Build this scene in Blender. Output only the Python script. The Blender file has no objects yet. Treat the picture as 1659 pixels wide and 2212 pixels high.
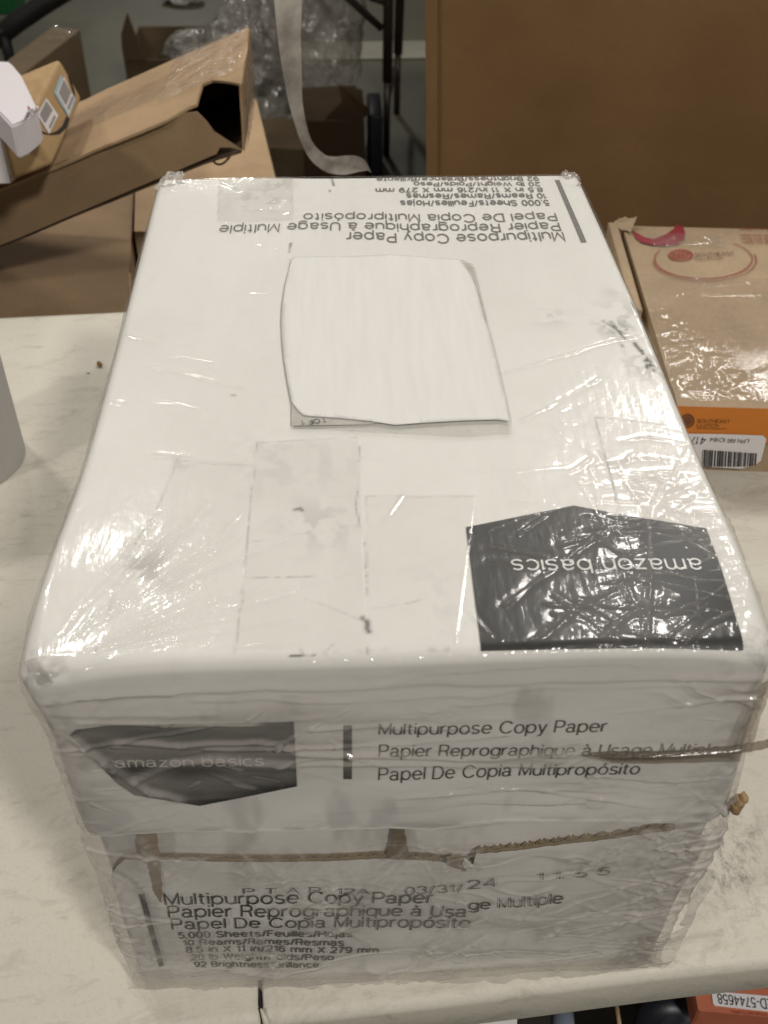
import bpy, bmesh, math, random
import numpy as np
from mathutils import Vector, Matrix, Euler
random.seed(5)
SC = bpy.context.scene
COL = SC.collection

# ------------------------------------------------------------------ camera
CAM = (0.11497, -0.25758, 0.56171); ROT = (0.846096, -0.011848, -0.048936)
VW, VH, FPX = 1659.0, 2212.0, 2263.14
cam_d = bpy.data.cameras.new('camera'); cam = bpy.data.objects.new('camera', cam_d); COL.objects.link(cam)
cam.location = CAM; cam.rotation_euler = ROT
cam_d.sensor_fit = 'HORIZONTAL'; cam_d.sensor_width = 36; cam_d.lens = 36 * FPX / VW
cam_d.clip_start = 0.01; cam_d.clip_end = 100
cam_d.dof.use_dof = True; cam_d.dof.focus_distance = 0.58; cam_d.dof.aperture_fstop = 20
SC.camera = cam
# ------------------------------------------------------------------ light
SC.view_settings.view_transform = 'Standard'; SC.view_settings.look = 'None'
SC.view_settings.gamma = 1; SC.view_settings.exposure = -0.17
w = bpy.data.worlds.new('World'); SC.world = w; w.use_nodes = True
bg = w.node_tree.nodes['Background']; bg.inputs[0].default_value = (1.0, 0.92, 0.82, 1); bg.inputs[1].default_value = 0.075
def lamp(name, loc, size, power, col=(1.0, 0.95, 0.89), tgt=(0.1, 0.3, 0.1)):
    l = bpy.data.lights.new(name, 'AREA'); l.shape = 'DISK'; l.size = size; l.energy = power; l.color = col
    o = bpy.data.objects.new(name, l); COL.objects.link(o); o.location = loc
    d = Vector(tgt) - Vector(loc); o.rotation_euler = d.to_track_quat('-Z', 'Y').to_euler()
    return o
lamp('bay_lamp_back_right', (1.50, 2.75, 3.0), 0.70, 53)
lamp('bay_lamp_back_left', (-1.75, 2.45, 3.0), 0.36, 40)
lamp('added_glint_back_mid', (-0.85, 2.9, 3.0), 0.20, 11)  # added out of view to put glints on the film at left
lamp('bay_lamp_left', (-2.6, -1.7, 3.0), 0.34, 46)
lamp('bay_lamp_front_right', (1.35, -1.75, 2.7), 0.34, 68)
lamp('added_glint_far_right', (3.0, 5.4, 3.3), 0.4, 42)  # added out of view so the orange carton's tape sparkles
lamp('added_glint_farthest', (-0.9, 9.0, 3.3), 0.5, 60, tgt=(-.2, 3, -.7))  # added unseen far back for sparkle on the long carton's tape

# ------------------------------------------------------------------ helpers
RM = np.array(Euler(ROT, 'XYZ').to_matrix()); CV = np.array(CAM)
def ray(x, y):
    return RM @ np.array([(x - VW/2)/FPX, -(y - VH/2)/FPX, -1.0])
def onz(x, y, z=0.0):
    d = ray(x, y); return CV + (z - CV[2])/d[2]*d
def ony(x, y, Y=0.0):
    d = ray(x, y); return CV + (Y - CV[1])/d[1]*d

def tag(o, label=None, cat=None, group=None, kind=None):
    for k, v in (('label', label), ('category', cat), ('group', group), ('kind', kind)):
        if v: o[k] = v
    return o
def thing(name, label, cat, loc=(0, 0, 0), rot=(0, 0, 0), group=None):
    o = bpy.data.objects.new(name, None); COL.objects.link(o); o.empty_display_size = 0.05
    o.location = loc; o.rotation_euler = rot
    return tag(o, label, cat, group)
def link(name, me, mat=None, parent=None, smooth=False):
    o = bpy.data.objects.new(name, me); COL.objects.link(o)
    if mat is not None: me.materials.append(mat)
    if smooth: me.polygons.foreach_set('use_smooth', [True]*len(me.polygons))
    if parent is not None: o.parent = parent
    return o
def mesh(name, verts, faces, mat=None, parent=None, smooth=False):
    me = bpy.data.meshes.new(name); me.from_pydata([tuple(v) for v in verts], [], faces); me.update()
    return link(name, me, mat, parent, smooth)
def np_mesh(name, V, F, mat=None, parent=None, smooth=True, attrs=None):
    me = bpy.data.meshes.new(name); n = len(V); m = len(F); k = F.shape[1]
    me.vertices.add(n); me.vertices.foreach_set('co', np.asarray(V, np.float32).ravel())
    me.loops.add(m*k); me.loops.foreach_set('vertex_index', F.astype(np.int32).ravel())
    me.polygons.add(m); me.polygons.foreach_set('loop_start', np.arange(0, m*k, k, dtype=np.int32))
    me.update(calc_edges=True)
    if attrs:
        for a, val in attrs.items():
            at = me.attributes.new(a, 'FLOAT', 'POINT'); at.data.foreach_set('value', np.asarray(val, np.float32))
    return link(name, me, mat, parent, smooth)
def grid_faces(nu, nv, off=0, flip=False):
    i, j = np.meshgrid(np.arange(nu-1), np.arange(nv-1), indexing='ij')
    a = (i*nv + j).ravel() + off
    q = np.stack([a, a+nv, a+nv+1, a+1], 1)
    return q[:, ::-1] if flip else q
def box_obj(name, lo, hi, mat, parent=None, bev=0.0, seg=1):
    bm = bmesh.new(); bmesh.ops.create_cube(bm, size=1)
    lo = Vector(lo); hi = Vector(hi)
    for v in bm.verts:
        v.co = Vector((lo[i] + (v.co[i] + .5)*(hi[i]-lo[i]) for i in range(3)))
    if bev: bmesh.ops.bevel(bm, geom=bm.edges[:], offset=bev, segments=seg, affect='EDGES', profile=.6)
    me = bpy.data.meshes.new(name); bm.to_mesh(me); bm.free()
    return link(name, me, mat, parent, seg > 1)
def tube(name, pts, r, mat, parent=None, n=10, flat=1.0, cap=True):
    pts = [Vector(p) for p in pts]; V = []; F = []
    rr = r if isinstance(r, (list, tuple)) else [r]*len(pts)
    up = Vector((0, 0, 1))
    for i, p in enumerate(pts):
        t = (pts[min(i+1, len(pts)-1)] - pts[max(i-1, 0)]).normalized()
        a = t.cross(up)
        if a.length < .05: a = t.cross(Vector((0, 1, 0)))
        a.normalize(); b = a.cross(t).normalized()
        for k in range(n):
            th = 2*math.pi*k/n
            V.append(p + a*math.cos(th)*rr[i] + b*math.sin(th)*rr[i]*flat)
    for i in range(len(pts)-1):
        for k in range(n):
            k2 = (k+1) % n; F.append((i*n+k, i*n+k2, (i+1)*n+k2, (i+1)*n+k))
    if cap: F.append(tuple(range(n))[::-1]); F.append(tuple((len(pts)-1)*n+k for k in range(n)))
    return mesh(name, V, F, mat, parent, True)

# lattice value noise, vectorised
def _h(ix, iy, iz, s):
    n = (ix*374761393 + iy*668265263 + iz*2147483647 + s*974711) & 0x7fffffff
    n = ((n ^ (n >> 13))*1274126177) & 0x7fffffff
    n = ((n ^ (n >> 16))*668265263) & 0x7fffffff
    return (n & 0xffff)/65535.0
def vnoise(P, f, s=0):
    Q = np.asarray(P)*np.asarray(f) + 37.3; I = np.floor(Q).astype(np.int64); t = Q - I; t = t*t*(3-2*t)
    r = 0
    for dx in (0, 1):
        for dy in (0, 1):
            for dz in (0, 1):
                wgt = (t[:, 0] if dx else 1-t[:, 0])*(t[:, 1] if dy else 1-t[:, 1])*(t[:, 2] if dz else 1-t[:, 2])
                r = r + wgt*_h(I[:, 0]+dx, I[:, 1]+dy, I[:, 2]+dz, s)
    return r
def fbm(P, f, s=0, o=4):
    f = np.asarray(f, float)*np.ones(3); r = 0; a = .5; tot = 0
    for k in range(o):
        r = r + a*vnoise(P, f*2**k, s+k*7); tot += a; a *= .55
    return r/tot

# ------------------------------------------------------------------ materials
def nodes(name):
    m = bpy.data.materials.new(name); m.use_nodes = True; nt = m.node_tree
    return m, nt, nt.nodes, nt.links, nt.nodes['Principled BSDF']
def mathn(N, L, op, a, b=None, clamp=False):
    n = N.new('ShaderNodeMath'); n.operation = op; n.use_clamp = clamp
    for i, v in enumerate((a, b)):
        if v is None: continue
        if hasattr(v, 'links'): L.new(v, n.inputs[i])
        else: n.inputs[i].default_value = v
    return n.outputs[0]
def noise(N, L, scale, detail=4, rough=.55, vec=None, stretch=None, dist=0):
    n = N.new('ShaderNodeTexNoise'); n.inputs['Scale'].default_value = scale; n.inputs['Detail'].default_value = detail
    n.inputs['Roughness'].default_value = rough; n.inputs['Distortion'].default_value = dist
    if vec is None:
        tc = N.new('ShaderNodeTexCoord'); vec = tc.outputs['Object']
    if stretch:
        mp = N.new('ShaderNodeMapping'); mp.inputs['Scale'].default_value = stretch; L.new(vec, mp.inputs[0]); vec = mp.outputs[0]
    L.new(vec, n.inputs['Vector']); return n.outputs['Fac']
def ramp(N, L, fac, stops):
    r = N.new('ShaderNodeValToRGB'); e = r.color_ramp.elements
    while len(e) < len(stops): e.new(.5)
    for el, (p, c) in zip(e, stops):
        el.position = p; el.color = (*c, 1) if len(c) == 3 else c
    L.new(fac, r.inputs[0]); return r.outputs[0]
def mixc(N, L, fac, a, b, mode='MIX'):
    n = N.new('ShaderNodeMix'); n.data_type = 'RGBA'; n.blend_type = mode
    for i, v in ((0, fac), (6, a), (7, b)):
        if hasattr(v, 'links'): L.new(v, n.inputs[i])
        else: n.inputs[i].default_value = v if i == 0 else (*v, 1)
    return n.outputs[2]
def bump(N, L, h, strength, dist=.001, nrm=None):
    b = N.new('ShaderNodeBump'); b.inputs['Strength'].default_value = strength; b.inputs['Distance'].default_value = dist
    L.new(h, b.inputs['Height'])
    if nrm is not None: L.new(nrm, b.inputs['Normal'])
    return b.outputs[0]

def mat_card(name, col, dark=None, rough=.75, flute=0.0, spec=.25, scale=1.0):
    """corrugated board: kraft fibre mottling, faint flute lines"""
    m, nt, N, L, P = nodes(name); dark = dark or tuple(c*.72 for c in col)
    a = noise(N, L, 9*scale, 6, .6); b = noise(N, L, 260*scale, 3, .6, stretch=(1, .35, 1))
    c = mixc(N, L, ramp(N, L, a, [(.3, (0, 0, 0)), (.72, (1, 1, 1))]), dark, col)
    c = mixc(N, L, mathn(N, L, 'MULTIPLY', ramp(N, L, b, [(.45, (0, 0, 0)), (.8, (1, 1, 1))]), .35), c, tuple(x*.62 for x in col))
    L.new(c, P.inputs['Base Color']); P.inputs['Roughness'].default_value = rough
    P.inputs['Specular IOR Level'].default_value = spec
    nb = bump(N, L, noise(N, L, 60*scale, 5), .25, .0015)
    if flute:
        wv = N.new('ShaderNodeTexWave'); wv.inputs['Scale'].default_value = flute; wv.inputs['Distortion'].default_value = .6
        tc = N.new('ShaderNodeTexCoord'); L.new(tc.outputs['Object'], wv.inputs[0]); nb = bump(N, L, wv.outputs['Fac'], .12, .001, nb)
    L.new(nb, P.inputs['Normal'])
    return m
def mat_plain(name, col, rough=.6, metal=0, var=.25, scale=30, bmp=.1, spec=.4, stretch=None):
    m, nt, N, L, P = nodes(name)
    a = noise(N, L, scale, 5, .6, stretch=stretch)
    L.new(mixc(N, L, a, tuple(c*(1-var) for c in col), tuple(min(1, c*(1+var*.6)) for c in col)), P.inputs['Base Color'])
    P.inputs['Roughness'].default_value = rough; P.inputs['Metallic'].default_value = metal
    P.inputs['Specular IOR Level'].default_value = spec
    if bmp: L.new(bump(N, L, a, bmp, .002), P.inputs['Normal'])
    return m
def mat_film(name, milk=.12, tint=(.97, .97, .96), rough=.1, milkcol=(.55, .515, .475), gl=1.0, ripple=.25, rs=90, stretch=(1, 1, 1), base=.042):
    """thin clear film: transparent, faintly milky where attribute 'milk' is high, glossy by Schlick"""
    m, nt, N, L, P = nodes(name); N.remove(P); out = N['Material Output']
    tr = N.new('ShaderNodeBsdfTransparent'); tr.inputs[0].default_value = (*tint, 1)
    df = N.new('ShaderNodeBsdfDiffuse'); df.inputs[0].default_value = (*milkcol, 1)
    at = N.new('ShaderNodeAttribute'); at.attribute_name = 'milk'
    nn = noise(N, L, 22, 5, .65, stretch=stretch)
    nm = N.new('ShaderNodeMapRange'); nm.inputs[1].default_value = .38; nm.inputs[2].default_value = .72
    L.new(nn, nm.inputs[0])
    mk = mathn(N, L, 'ADD', mathn(N, L, 'MULTIPLY', nm.outputs[0], milk), at.outputs['Fac'], True)
    m1 = N.new('ShaderNodeMixShader'); L.new(mk, m1.inputs[0]); L.new(tr.outputs[0], m1.inputs[1]); L.new(df.outputs[0], m1.inputs[2])
    g = N.new('ShaderNodeBsdfGlossy'); g.inputs['Roughness'].default_value = rough; g.inputs[0].default_value = (1, 1, 1, 1)
    n1 = noise(N, L, rs, 3, .55, stretch=stretch); n2 = noise(N, L, rs*5, 2, .5)
    nb = bump(N, L, n1, ripple, .0015); nb = bump(N, L, n2, ripple*.35, .0004, nb)
    g2 = N.new('ShaderNodeBsdfGlossy'); g2.inputs['Roughness'].default_value = .34; L.new(nb, g2.inputs['Normal'])
    gm = N.new('ShaderNodeMixShader'); gm.inputs[0].default_value = .30
    L.new(nb, g.inputs['Normal']); L.new(nb, df.inputs['Normal']); L.new(g.outputs[0], gm.inputs[1]); L.new(g2.outputs[0], gm.inputs[2])
    lw = N.new('ShaderNodeLayerWeight'); lw.inputs['Blend'].default_value = .5; L.new(nb, lw.inputs['Normal'])
    f = mathn(N, L, 'ADD', mathn(N, L, 'MULTIPLY', mathn(N, L, 'POWER', lw.outputs['Facing'], 5.0), .45), base*gl, True)
    m2 = N.new('ShaderNodeMixShader'); L.new(f, m2.inputs[0]); L.new(m1.outputs[0], m2.inputs[1]); L.new(gm.outputs[0], m2.inputs[2])
    L.new(m2.outputs[0], out.inputs[0])
    return m
def mat_whitebox(name, col=(.77, .755, .725)):
    m, nt, N, L, P = nodes(name)
    at = N.new('ShaderNodeAttribute'); at.attribute_name = 'dirt'
    a = noise(N, L, 14, 6, .6); b = noise(N, L, 420, 3, .6)
    c = mixc(N, L, mathn(N, L, 'MULTIPLY', ramp(N, L, a, [(.42, (0, 0, 0)), (.75, (1, 1, 1))]), .30), col, (.66, .64, .60))
    c = mixc(N, L, mathn(N, L, 'MULTIPLY', ramp(N, L, b, [(.55, (0, 0, 0)), (.8, (1, 1, 1))]), .12), c, (.5, .47, .42))
    c = mixc(N, L, at.outputs['Fac'], c, (.055, .05, .045))
    L.new(c, P.inputs['Base Color']); P.inputs['Roughness'].default_value = .62; P.inputs['Specular IOR Level'].default_value = .3
    L.new(bump(N, L, noise(N, L, 50, 5), .2, .0012), P.inputs['Normal'])
    return m

M = {}
M['white'] = mat_whitebox('white_board')
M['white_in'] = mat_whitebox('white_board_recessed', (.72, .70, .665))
M['ink'] = mat_plain('black_ink', (.014, .013, .013), .6, var=.3, bmp=0)
M['ink_grey'] = mat_plain('grey_ink', (.06, .055, .05), .6, var=.5, scale=300, bmp=0)
M['ink_top'] = mat_plain('faded_ink', (.17, .16, .15), .6, var=.4, scale=300, bmp=0)
M['ink_white'] = mat_plain('white_ink', (.78, .77, .75), .6, var=.1, bmp=0)
M['logo'] = mat_plain('charcoal_print', (.020, .021, .021), .45, var=.25, bmp=0)
M['kraft'] = mat_card('kraft', (.36, .28, .19))
M['kraft_edge'] = mat_card('kraft_edge', (.24, .185, .12), scale=4)
M['film_top'] = mat_film('stretch_film', .045, rough=.125, ripple=.22, stretch=(1.6, .5, 1))
M['film_loose'] = mat_film('loose_film', .35, rough=.14, ripple=.6, rs=60)
M['film_card'] = mat_film('tape_film', .05, rough=.07, ripple=.5, rs=110)
M['table'] = None

# ================================================================== COPY PAPER BOX
W, LN, H = 0.2852, 0.4260, 0.2609
LIDZ = ony(830, 1784, 0)[2]

def rad(P):
    t = np.clip(P[:, 1]/LN, 0, 1); return .0055 + .0045*np.exp(-((P[:, 0]/.028)**2 + (P[:, 1]/.03)**2)) + .005*np.exp(-(((P[:, 0]-W)/.02)**2 + (P[:, 1]/.03)**2))
def deform(Q):
    """damage shared by board, print and film"""
    Q = Q.copy(); x, y, z = Q[:, 0], Q[:, 1], Q[:, 2]
    top = np.clip((z - (H-.03))/.03, 0, 1)
    u = fbm(Q, 7, 3, 2) - .5
    dz = top*(u*.006 - .0022*np.exp(-((x-.16)**2 + (y-.16)**2)/.012))
    dz -= top*.0045*np.exp(-((x-.0)**2 + (y-.0)**2)/.0010)
    dz -= top*.004*np.exp(-((x-W)**2 + (y-.0)**2)/.0012)
    zc = np.exp(-((z-.135)/.06)**2)
    dx = np.clip((x-W*.55)/(W*.45), 0, 1)**2*.0062*zc - np.clip((W*.4-x)/(W*.4), 0, 1)**2*.0028*np.exp(-((z-.17)/.06)**2)
    fr = np.clip(1-y/.03, 0, 1)
    dy = fr*((fbm(Q, (9, 9, 14), 11, 3)-.5)*.006) * np.clip((H-z)/.05, 0, 1)
    dx -= .0075*np.exp(-(x/.05)**2 - (np.clip(y, 0, 1)/.09)**2 - ((z-H+.006)/.030)**2)
    return np.stack([x+dx, y+dy, z+dz], 1)
def shell(P, off=0.0, inset=0.0):
    """flat box-surface point -> rounded, damaged surface, pushed out by off"""
    r = rad(P); lo = np.stack([r, r, np.full_like(r, -1)], 1); hi = np.stack([W-r, LN-r, H-r], 1)
    q = np.clip(P, lo, hi); d = P-q; n = np.linalg.norm(d, axis=1, keepdims=True); n = np.where(n < 1e-9, 1, n); d = d/n
    R = (r[:, None] - inset) + (off if np.isscalar(off) else off[:, None])
    return deform(q + d*R), d

FACES = ('top', 'front', 'left', 'right', 'back')
def face_pts(face, nu, nv, z0=0.0, z1=H):
    if face == 'top':
        u, v = np.meshgrid(np.linspace(0, W, nu), np.linspace(0, LN, nv), indexing='ij'); P = np.stack([u, v, np.full_like(u, H)], -1)
    elif face in ('front', 'back'):
        u, v = np.meshgrid(np.linspace(0, W, nu), np.linspace(z0, z1, nv), indexing='ij'); P = np.stack([u, np.full_like(u, 0 if face == 'front' else LN), v], -1)
    else:
        u, v = np.meshgrid(np.linspace(0, LN, nu), np.linspace(z0, z1, nv), indexing='ij'); P = np.stack([np.full_like(u, 0 if face == 'left' else W), u, v], -1)
    return P.reshape(-1, 3), grid_faces(nu, nv, flip=face in ('left', 'back'))
def shell_mesh(res, z0, z1=H, top=True):
    Ps = []; Fs = []; off = 0
    for f in FACES:
        if f == 'top' and not top: continue
        ru, rv, = {'top': (W, LN), 'front': (W, z1-z0), 'back': (W, z1-z0), 'left': (LN, z1-z0), 'right': (LN, z1-z0)}[f]
        k = res if f in ('top', 'front') else res*3
        # side faces share the outline of the finer ones closely enough; lips overlap under the film
        P, F = face_pts(f, int(ru/k)+2, int(rv/k)+2, z0, z1); Ps.append(P); Fs.append(F+off); off += len(P)
    return np.concatenate(Ps), np.concatenate(Fs)

def seg_dist(P, a, b):
    a = np.asarray(a); b = np.asarray(b); ab = b-a; t = np.clip(((P-a)@ab)/(ab@ab+1e-12), 0, 1)
    return np.linalg.norm(P-(a+t[:, None]*ab), axis=1), t
def near(P, a, b, m):
    lo = np.minimum(a, b)-m; hi = np.maximum(a, b)+m
    return np.where(((P > lo) & (P < hi)).all(1))[0]
T = lambda x, y: onz(x, y, H)          # pixel on the top face
Fp = lambda x, y: ony(x, y, 0.0)       # pixel on the front face

# ---- dirt on the lid (stains and scuffs that belong to the board)
def dirt_field(P):
    d = np.zeros(len(P)); wob = (np.stack([fbm(P, 90, s, 2) for s in (1, 2, 3)], 1)-.5)*.003
    Q = P + wob; brk = fbm(P, 220, 9, 3)
    def line(pts, wd, s, fn=T, br=.45):
        nonlocal d
        pts = [np.array(fn(*p)) for p in pts]
        for a, b in zip(pts[:-1], pts[1:]):
            i = near(P, a, b, wd*4+.004)
            if len(i) == 0: continue
            dd, t = seg_dist(Q[i] if wd > .0006 else P[i]*.6+Q[i]*.4, a, b)
            d[i] = np.maximum(d[i], min(1, s*1.9)*np.exp(-(dd/wd)**2)*np.clip((brk[i]-br)*6+.5, .15, 1))
    def blot(c, r, s, fn=T, asp=(1, 1, 1), th=.5, f=160):
        nonlocal d
        c = np.array(fn(*c)); i = near(P, c, c, r*3)
        if len(i) == 0: return
        q = (P[i]-c)*np.array(asp); g = np.exp(-((q**2).sum(1))/r**2)
        n = fbm(P[i], f, 17, 3); d[i] = np.maximum(d[i], min(1, s*.95)*g*np.clip((n-th)*9, 0, 1))
    # tape and fold outlines
    for pts, s in (([(555, 955), (542, 1090), (530, 1245), (512, 1405)], .20), ([(555, 955), (640, 948), (770, 940)], .14),
                   ([(776, 960), (776, 1010), (768, 1090), (790, 1180), (794, 1405)], .26), ([(790, 1068), (800, 1405)], .10),
                   ([(385, 992), (350, 1090), (300, 1190), (235, 1400)], .13), ([(385, 992), (470, 1002), (545, 1003)], .16),
                   ([(790, 1068), (900, 1068), (1028, 1066)], .13), ([(1028, 1066), (1015, 1160), (985, 1390)], .10),
                   ([(530, 1248), (600, 1245), (680, 1240)], .25), ([(540, 1170), (640, 1152), (730, 1140)], .12),
                   ([(1285, 895), (1305, 960), (1325, 1040), (1340, 1110)], .22), ([(1285, 895), (1400, 905), (1440, 915)], .16),
                   ([(475, 392), (473, 455)], .10), ([(628, 390), (632, 455)], .10),
                   ([(800, 1312), (880, 1300), (925, 1285)], .16), ([(660, 1290), (720, 1310), (790, 1340)], .14)):
        line(pts, .00045, s)
    line([(716, 380), (718, 388), (722, 400)], .0008, .8, br=.3); line([(712, 410), (714, 418)], .0006, .5)
    line([(628, 528), (626, 548)], .0007, .5, br=.3)
    line([(628, 1414), (650, 1413), (678, 1411)], .0006, .9, br=.35); line([(652, 1396), (656, 1412)], .0005, .3)
    line([(783, 1330), (793, 1338), (789, 1350), (794, 1358)], .0011, 1.0, br=.3)
    line([(634, 1099), (645, 1096), (650, 1100)], .0010, .9, br=.3)
    for c, r, s in (((715, 1400), .0022, .8), ((865, 1388), .0045, .55), ((505, 853), .0012, .8), ((1066, 748), .0010, .8), ((400, 995), .005, .35),
                    ((690, 1130), .016, .22), ((590, 1000), .02, .12), ((780, 988), .0016, .8), ((690, 990), .02, .10), ((560, 430), .016, .30), ((600, 400), .012, .25),
                    ((1190, 690), .010, .18), ((1320, 640), .006, .18), ((960, 1290), .018, .08), ((120, 1440), .010, .45), ((330, 1225), .010, .35)):
        blot(c, r, s)
    # scuffs by the right-hand edge
    for pts in ([(1305, 700), (1322, 708), (1338, 722)], [(1330, 735), (1342, 752), (1352, 768)], [(1372, 745), (1392, 775), (1412, 800)], [(1395, 775), (1415, 795)],
                [(1385, 760), (1398, 790), (1404, 812)], [(1362, 655), (1372, 668)], [(1345, 700), (1350, 716)], [(1320, 700), (1345, 735)]):
        line(pts, .0013, .75, br=.46)
    blot((1330, 712), .009, .6, th=.48); blot((1400, 790), .012, .45, th=.52); blot((1360, 690), .018, .25, th=.5)
    # printing rub along the front crease
    z = P[:, 2]; y = P[:, 1]; x = P[:, 0]
    e = np.exp(-(((y-.0035)/.0012)**2))*(z > H-1e-4); d = np.maximum(d, .35*e*np.clip((fbm(P, (300, 50, 50), 5, 3)-.55)*8, 0, 1)*(x > .11))
    # grime towards corners and lid hem
    for cx, cy in ((0, 0), (W, 0), (0, LN), (W, LN)):
        g = np.exp(-(((x-cx)**2+(y-cy)**2)/.018**2)); d = np.maximum(d, .35*g*np.clip((fbm(P, 150, 4, 3)-.5)*7, 0, 1))
    hem = np.exp(-((z-LIDZ)/.004)**2)*(z < .2); d = np.maximum(d, .35*hem*np.clip((fbm(P, (60, 60, 200), 8, 3)-.42)*6, 0, 1))
    fs = (z < H-.02)*(fbm(P, (40, 40, 12), 21, 4)); d = np.maximum(d, np.clip((fs-.60)*2.5, 0, .22))
    return np.clip(d, 0, 1)

BOX = thing('copy_paper_box', 'white cardboard case of copy paper wrapped in clear stretch film, standing on the white table', 'box')
P, F = shell_mesh(.0009, LIDZ)
# hem follows the wavy lower edge of the lid
HEM = sorted([(Fp(*q)[0], Fp(*q)[2]) for q in ((170, 1812), (195, 1806), (375, 1795), (600, 1792), (830, 1783), (930, 1786), (1005, 1777), (1080, 1770), (1300, 1768), (1440, 1770), (1500, 1768), (1560, 1752))])
hz = np.interp(P[:, 0], [a for a, b in HEM], [b for a, b in HEM]) - LIDZ
P2 = P.copy(); P2[:, 2] += hz*np.clip((H-.05-P[:, 2])/(H-.05-LIDZ), 0, 1)*np.clip(1-P[:, 1]/.1, 0, 1)
V, _ = shell(P2, 0.0)
lid = np_mesh('lid', V, F, M['white'], BOX, True, {'dirt': dirt_field(P2)})
# underside thickness of the lid's hem, seen as a lip
hx = np.linspace(.002, W-.002, 160); A = np.stack([hx, hx*0, np.interp(hx, [a for a, b in HEM], [b for a, b in HEM])], 1)
jag = (fbm(A, 160, 2, 3)-.5)*.0022
o1, _ = shell(A + [0, 0, 0], .0002); o2, _ = shell(A, -.004); o1[:, 2] -= .0004+np.abs(jag); o2[:, 2] -= .0004
V = np.concatenate([o1, o2]); n = len(hx)
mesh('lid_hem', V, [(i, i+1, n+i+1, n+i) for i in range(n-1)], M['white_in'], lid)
V3 = np.concatenate([o1 + [0, 0, .0016], o1]); mesh('torn_paper_lip', V3 + [0, -.0003, 0], [(i, i+1, n+i+1, n+i) for i in range(n-1)], M['white'], lid)

# base
P, F = shell_mesh(.0016, .0, LIDZ+.012, top=False)
V, _ = shell(P, -.0045)
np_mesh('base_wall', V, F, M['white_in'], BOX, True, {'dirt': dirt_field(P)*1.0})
box_obj('carton_floor', (.006, .006, .0005), (W-.006, LN-.006, .004), M['kraft'], BOX)
# torn outer panel of the base front
TEAR = [(225, 1950), (240, 1900), (256, 1878), (275, 1861), (370, 1862), (560, 1863), (700, 1861), (830, 1857), (930, 1861), (980, 1866), (1022, 1866), (1012, 1852), (1006, 1843), (1090, 1835), (1180, 1825), (1280, 1812), (1370, 1799), (1440, 1790), (1475, 1800), (1520, 1806)]
tp = np.array([Fp(*q) for q in TEAR])
# resample along x
sx = np.linspace(.004, W-.0035, 420); tz = np.interp(sx, np.maximum.accumulate(tp[:, 0]), tp[:, 2])
tz = tz + (fbm(np.stack([sx, sx*0, sx*0], 1), 350, 6, 3)-.5)*.0016
nz = 120; vv = np.linspace(0, 1, nz)
PP = np.stack([np.repeat(sx, nz), np.zeros(len(sx)*nz), (tz[:, None]*vv[None, :]).ravel()], 1)
VP, _ = shell(PP, -.0006 )
# dent where the tear steps, so the right part of the print rides higher
np_mesh('torn_front_panel', VP, grid_faces(len(sx), nz), M['white'], BOX, True, {'dirt': dirt_field(PP)})
panel = bpy.data.objects['torn_front_panel']
# corrugated edge: flute ribbon between liners
xs = np.linspace(sx[4], tp[17][0], 1200); zz = np.interp(xs, sx, tz)
th = .0036*np.interp(xs, [0, .045, .12, .165, .18, W], [.3, .5, .5, .7, 1, .8])
wavey = .5+.45*np.sin(xs*2*math.pi/.0068 + np.sin(xs*90)*.6)
base, _ = shell(np.stack([xs, xs*0, zz], 1), -.0008)
def ribbon(name, yoff, w, mat, dz=.0, par=panel):
    a = base.copy(); a[:, 1] += yoff+.0009; a[:, 2] += dz; b = a.copy(); b[:, 2] -= .004
    c = a.copy(); c[:, 1] += w; n = len(a)
    Vv = np.concatenate([b, a, c]); Ff = np.concatenate([np.stack([np.arange(n-1)+k*n, np.arange(n-1)+1+k*n, np.arange(n-1)+1+(k+1)*n, np.arange(n-1)+(k+1)*n], 1) for k in (0, 1)])
    return np_mesh(name, Vv, Ff, mat, par, False)
ribbon('outer_liner', -.0002, .0005, M['kraft_edge'], .0003)
ribbon('flute', th*wavey, .0005, M['kraft_edge'], .0004)
ribbon('inner_liner', th, .0006, M['kraft_edge'], .0006)
ribbon('flute_shade', .0, .0040, M['kraft_edge'], -.0012)
def front_strip(name, pts, mat, off, par, wob=.0008, thick=True):
    """small irregular piece lying on the front of the base; pts px outline"""
    Q = []
    for (a, b) in zip(pts, pts[1:]+pts[:1]):
        a = Fp(*a); b = Fp(*b)
        for t in np.linspace(0, 1, 8, endpoint=False): Q.append(a*(1-t)+b*t + np.array([random.uniform(-wob, wob)*.5, 0, random.uniform(-wob, wob)*.5]))
    Q = np.array(Q); Vv, _ = shell(Q, off); n = len(Q); bk = Vv.copy(); bk[:, 1] += .0012
    return mesh(name, np.concatenate([Vv, bk]), [tuple(range(n))] + [(i, (i+1) % n, (i+1) % n+n, i+n) for i in range(n)], mat, par)
front_strip('exposed_board', [(308, 1802), (342, 1800), (348, 1850), (352, 1900), (350, 1950), (336, 1930), (326, 1880), (308, 1840)], M['kraft'], .0002, BOX)
front_strip('exposed_board', [(855, 1790), (872, 1790), (880, 1830), (884, 1858), (832, 1860), (846, 1836)], M['kraft_edge'], -.0012, BOX)
front_strip('torn_tab', [(965, 1848), (992, 1842), (1002, 1852), (1020, 1868), (1000, 1872), (968, 1862)], M['kraft'], .0012, BOX)
front_strip('torn_paper', [(1003, 1846), (1012, 1852), (1024, 1870), (1008, 1872), (998, 1856)], M['white_in'], .0022, BOX)

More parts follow.
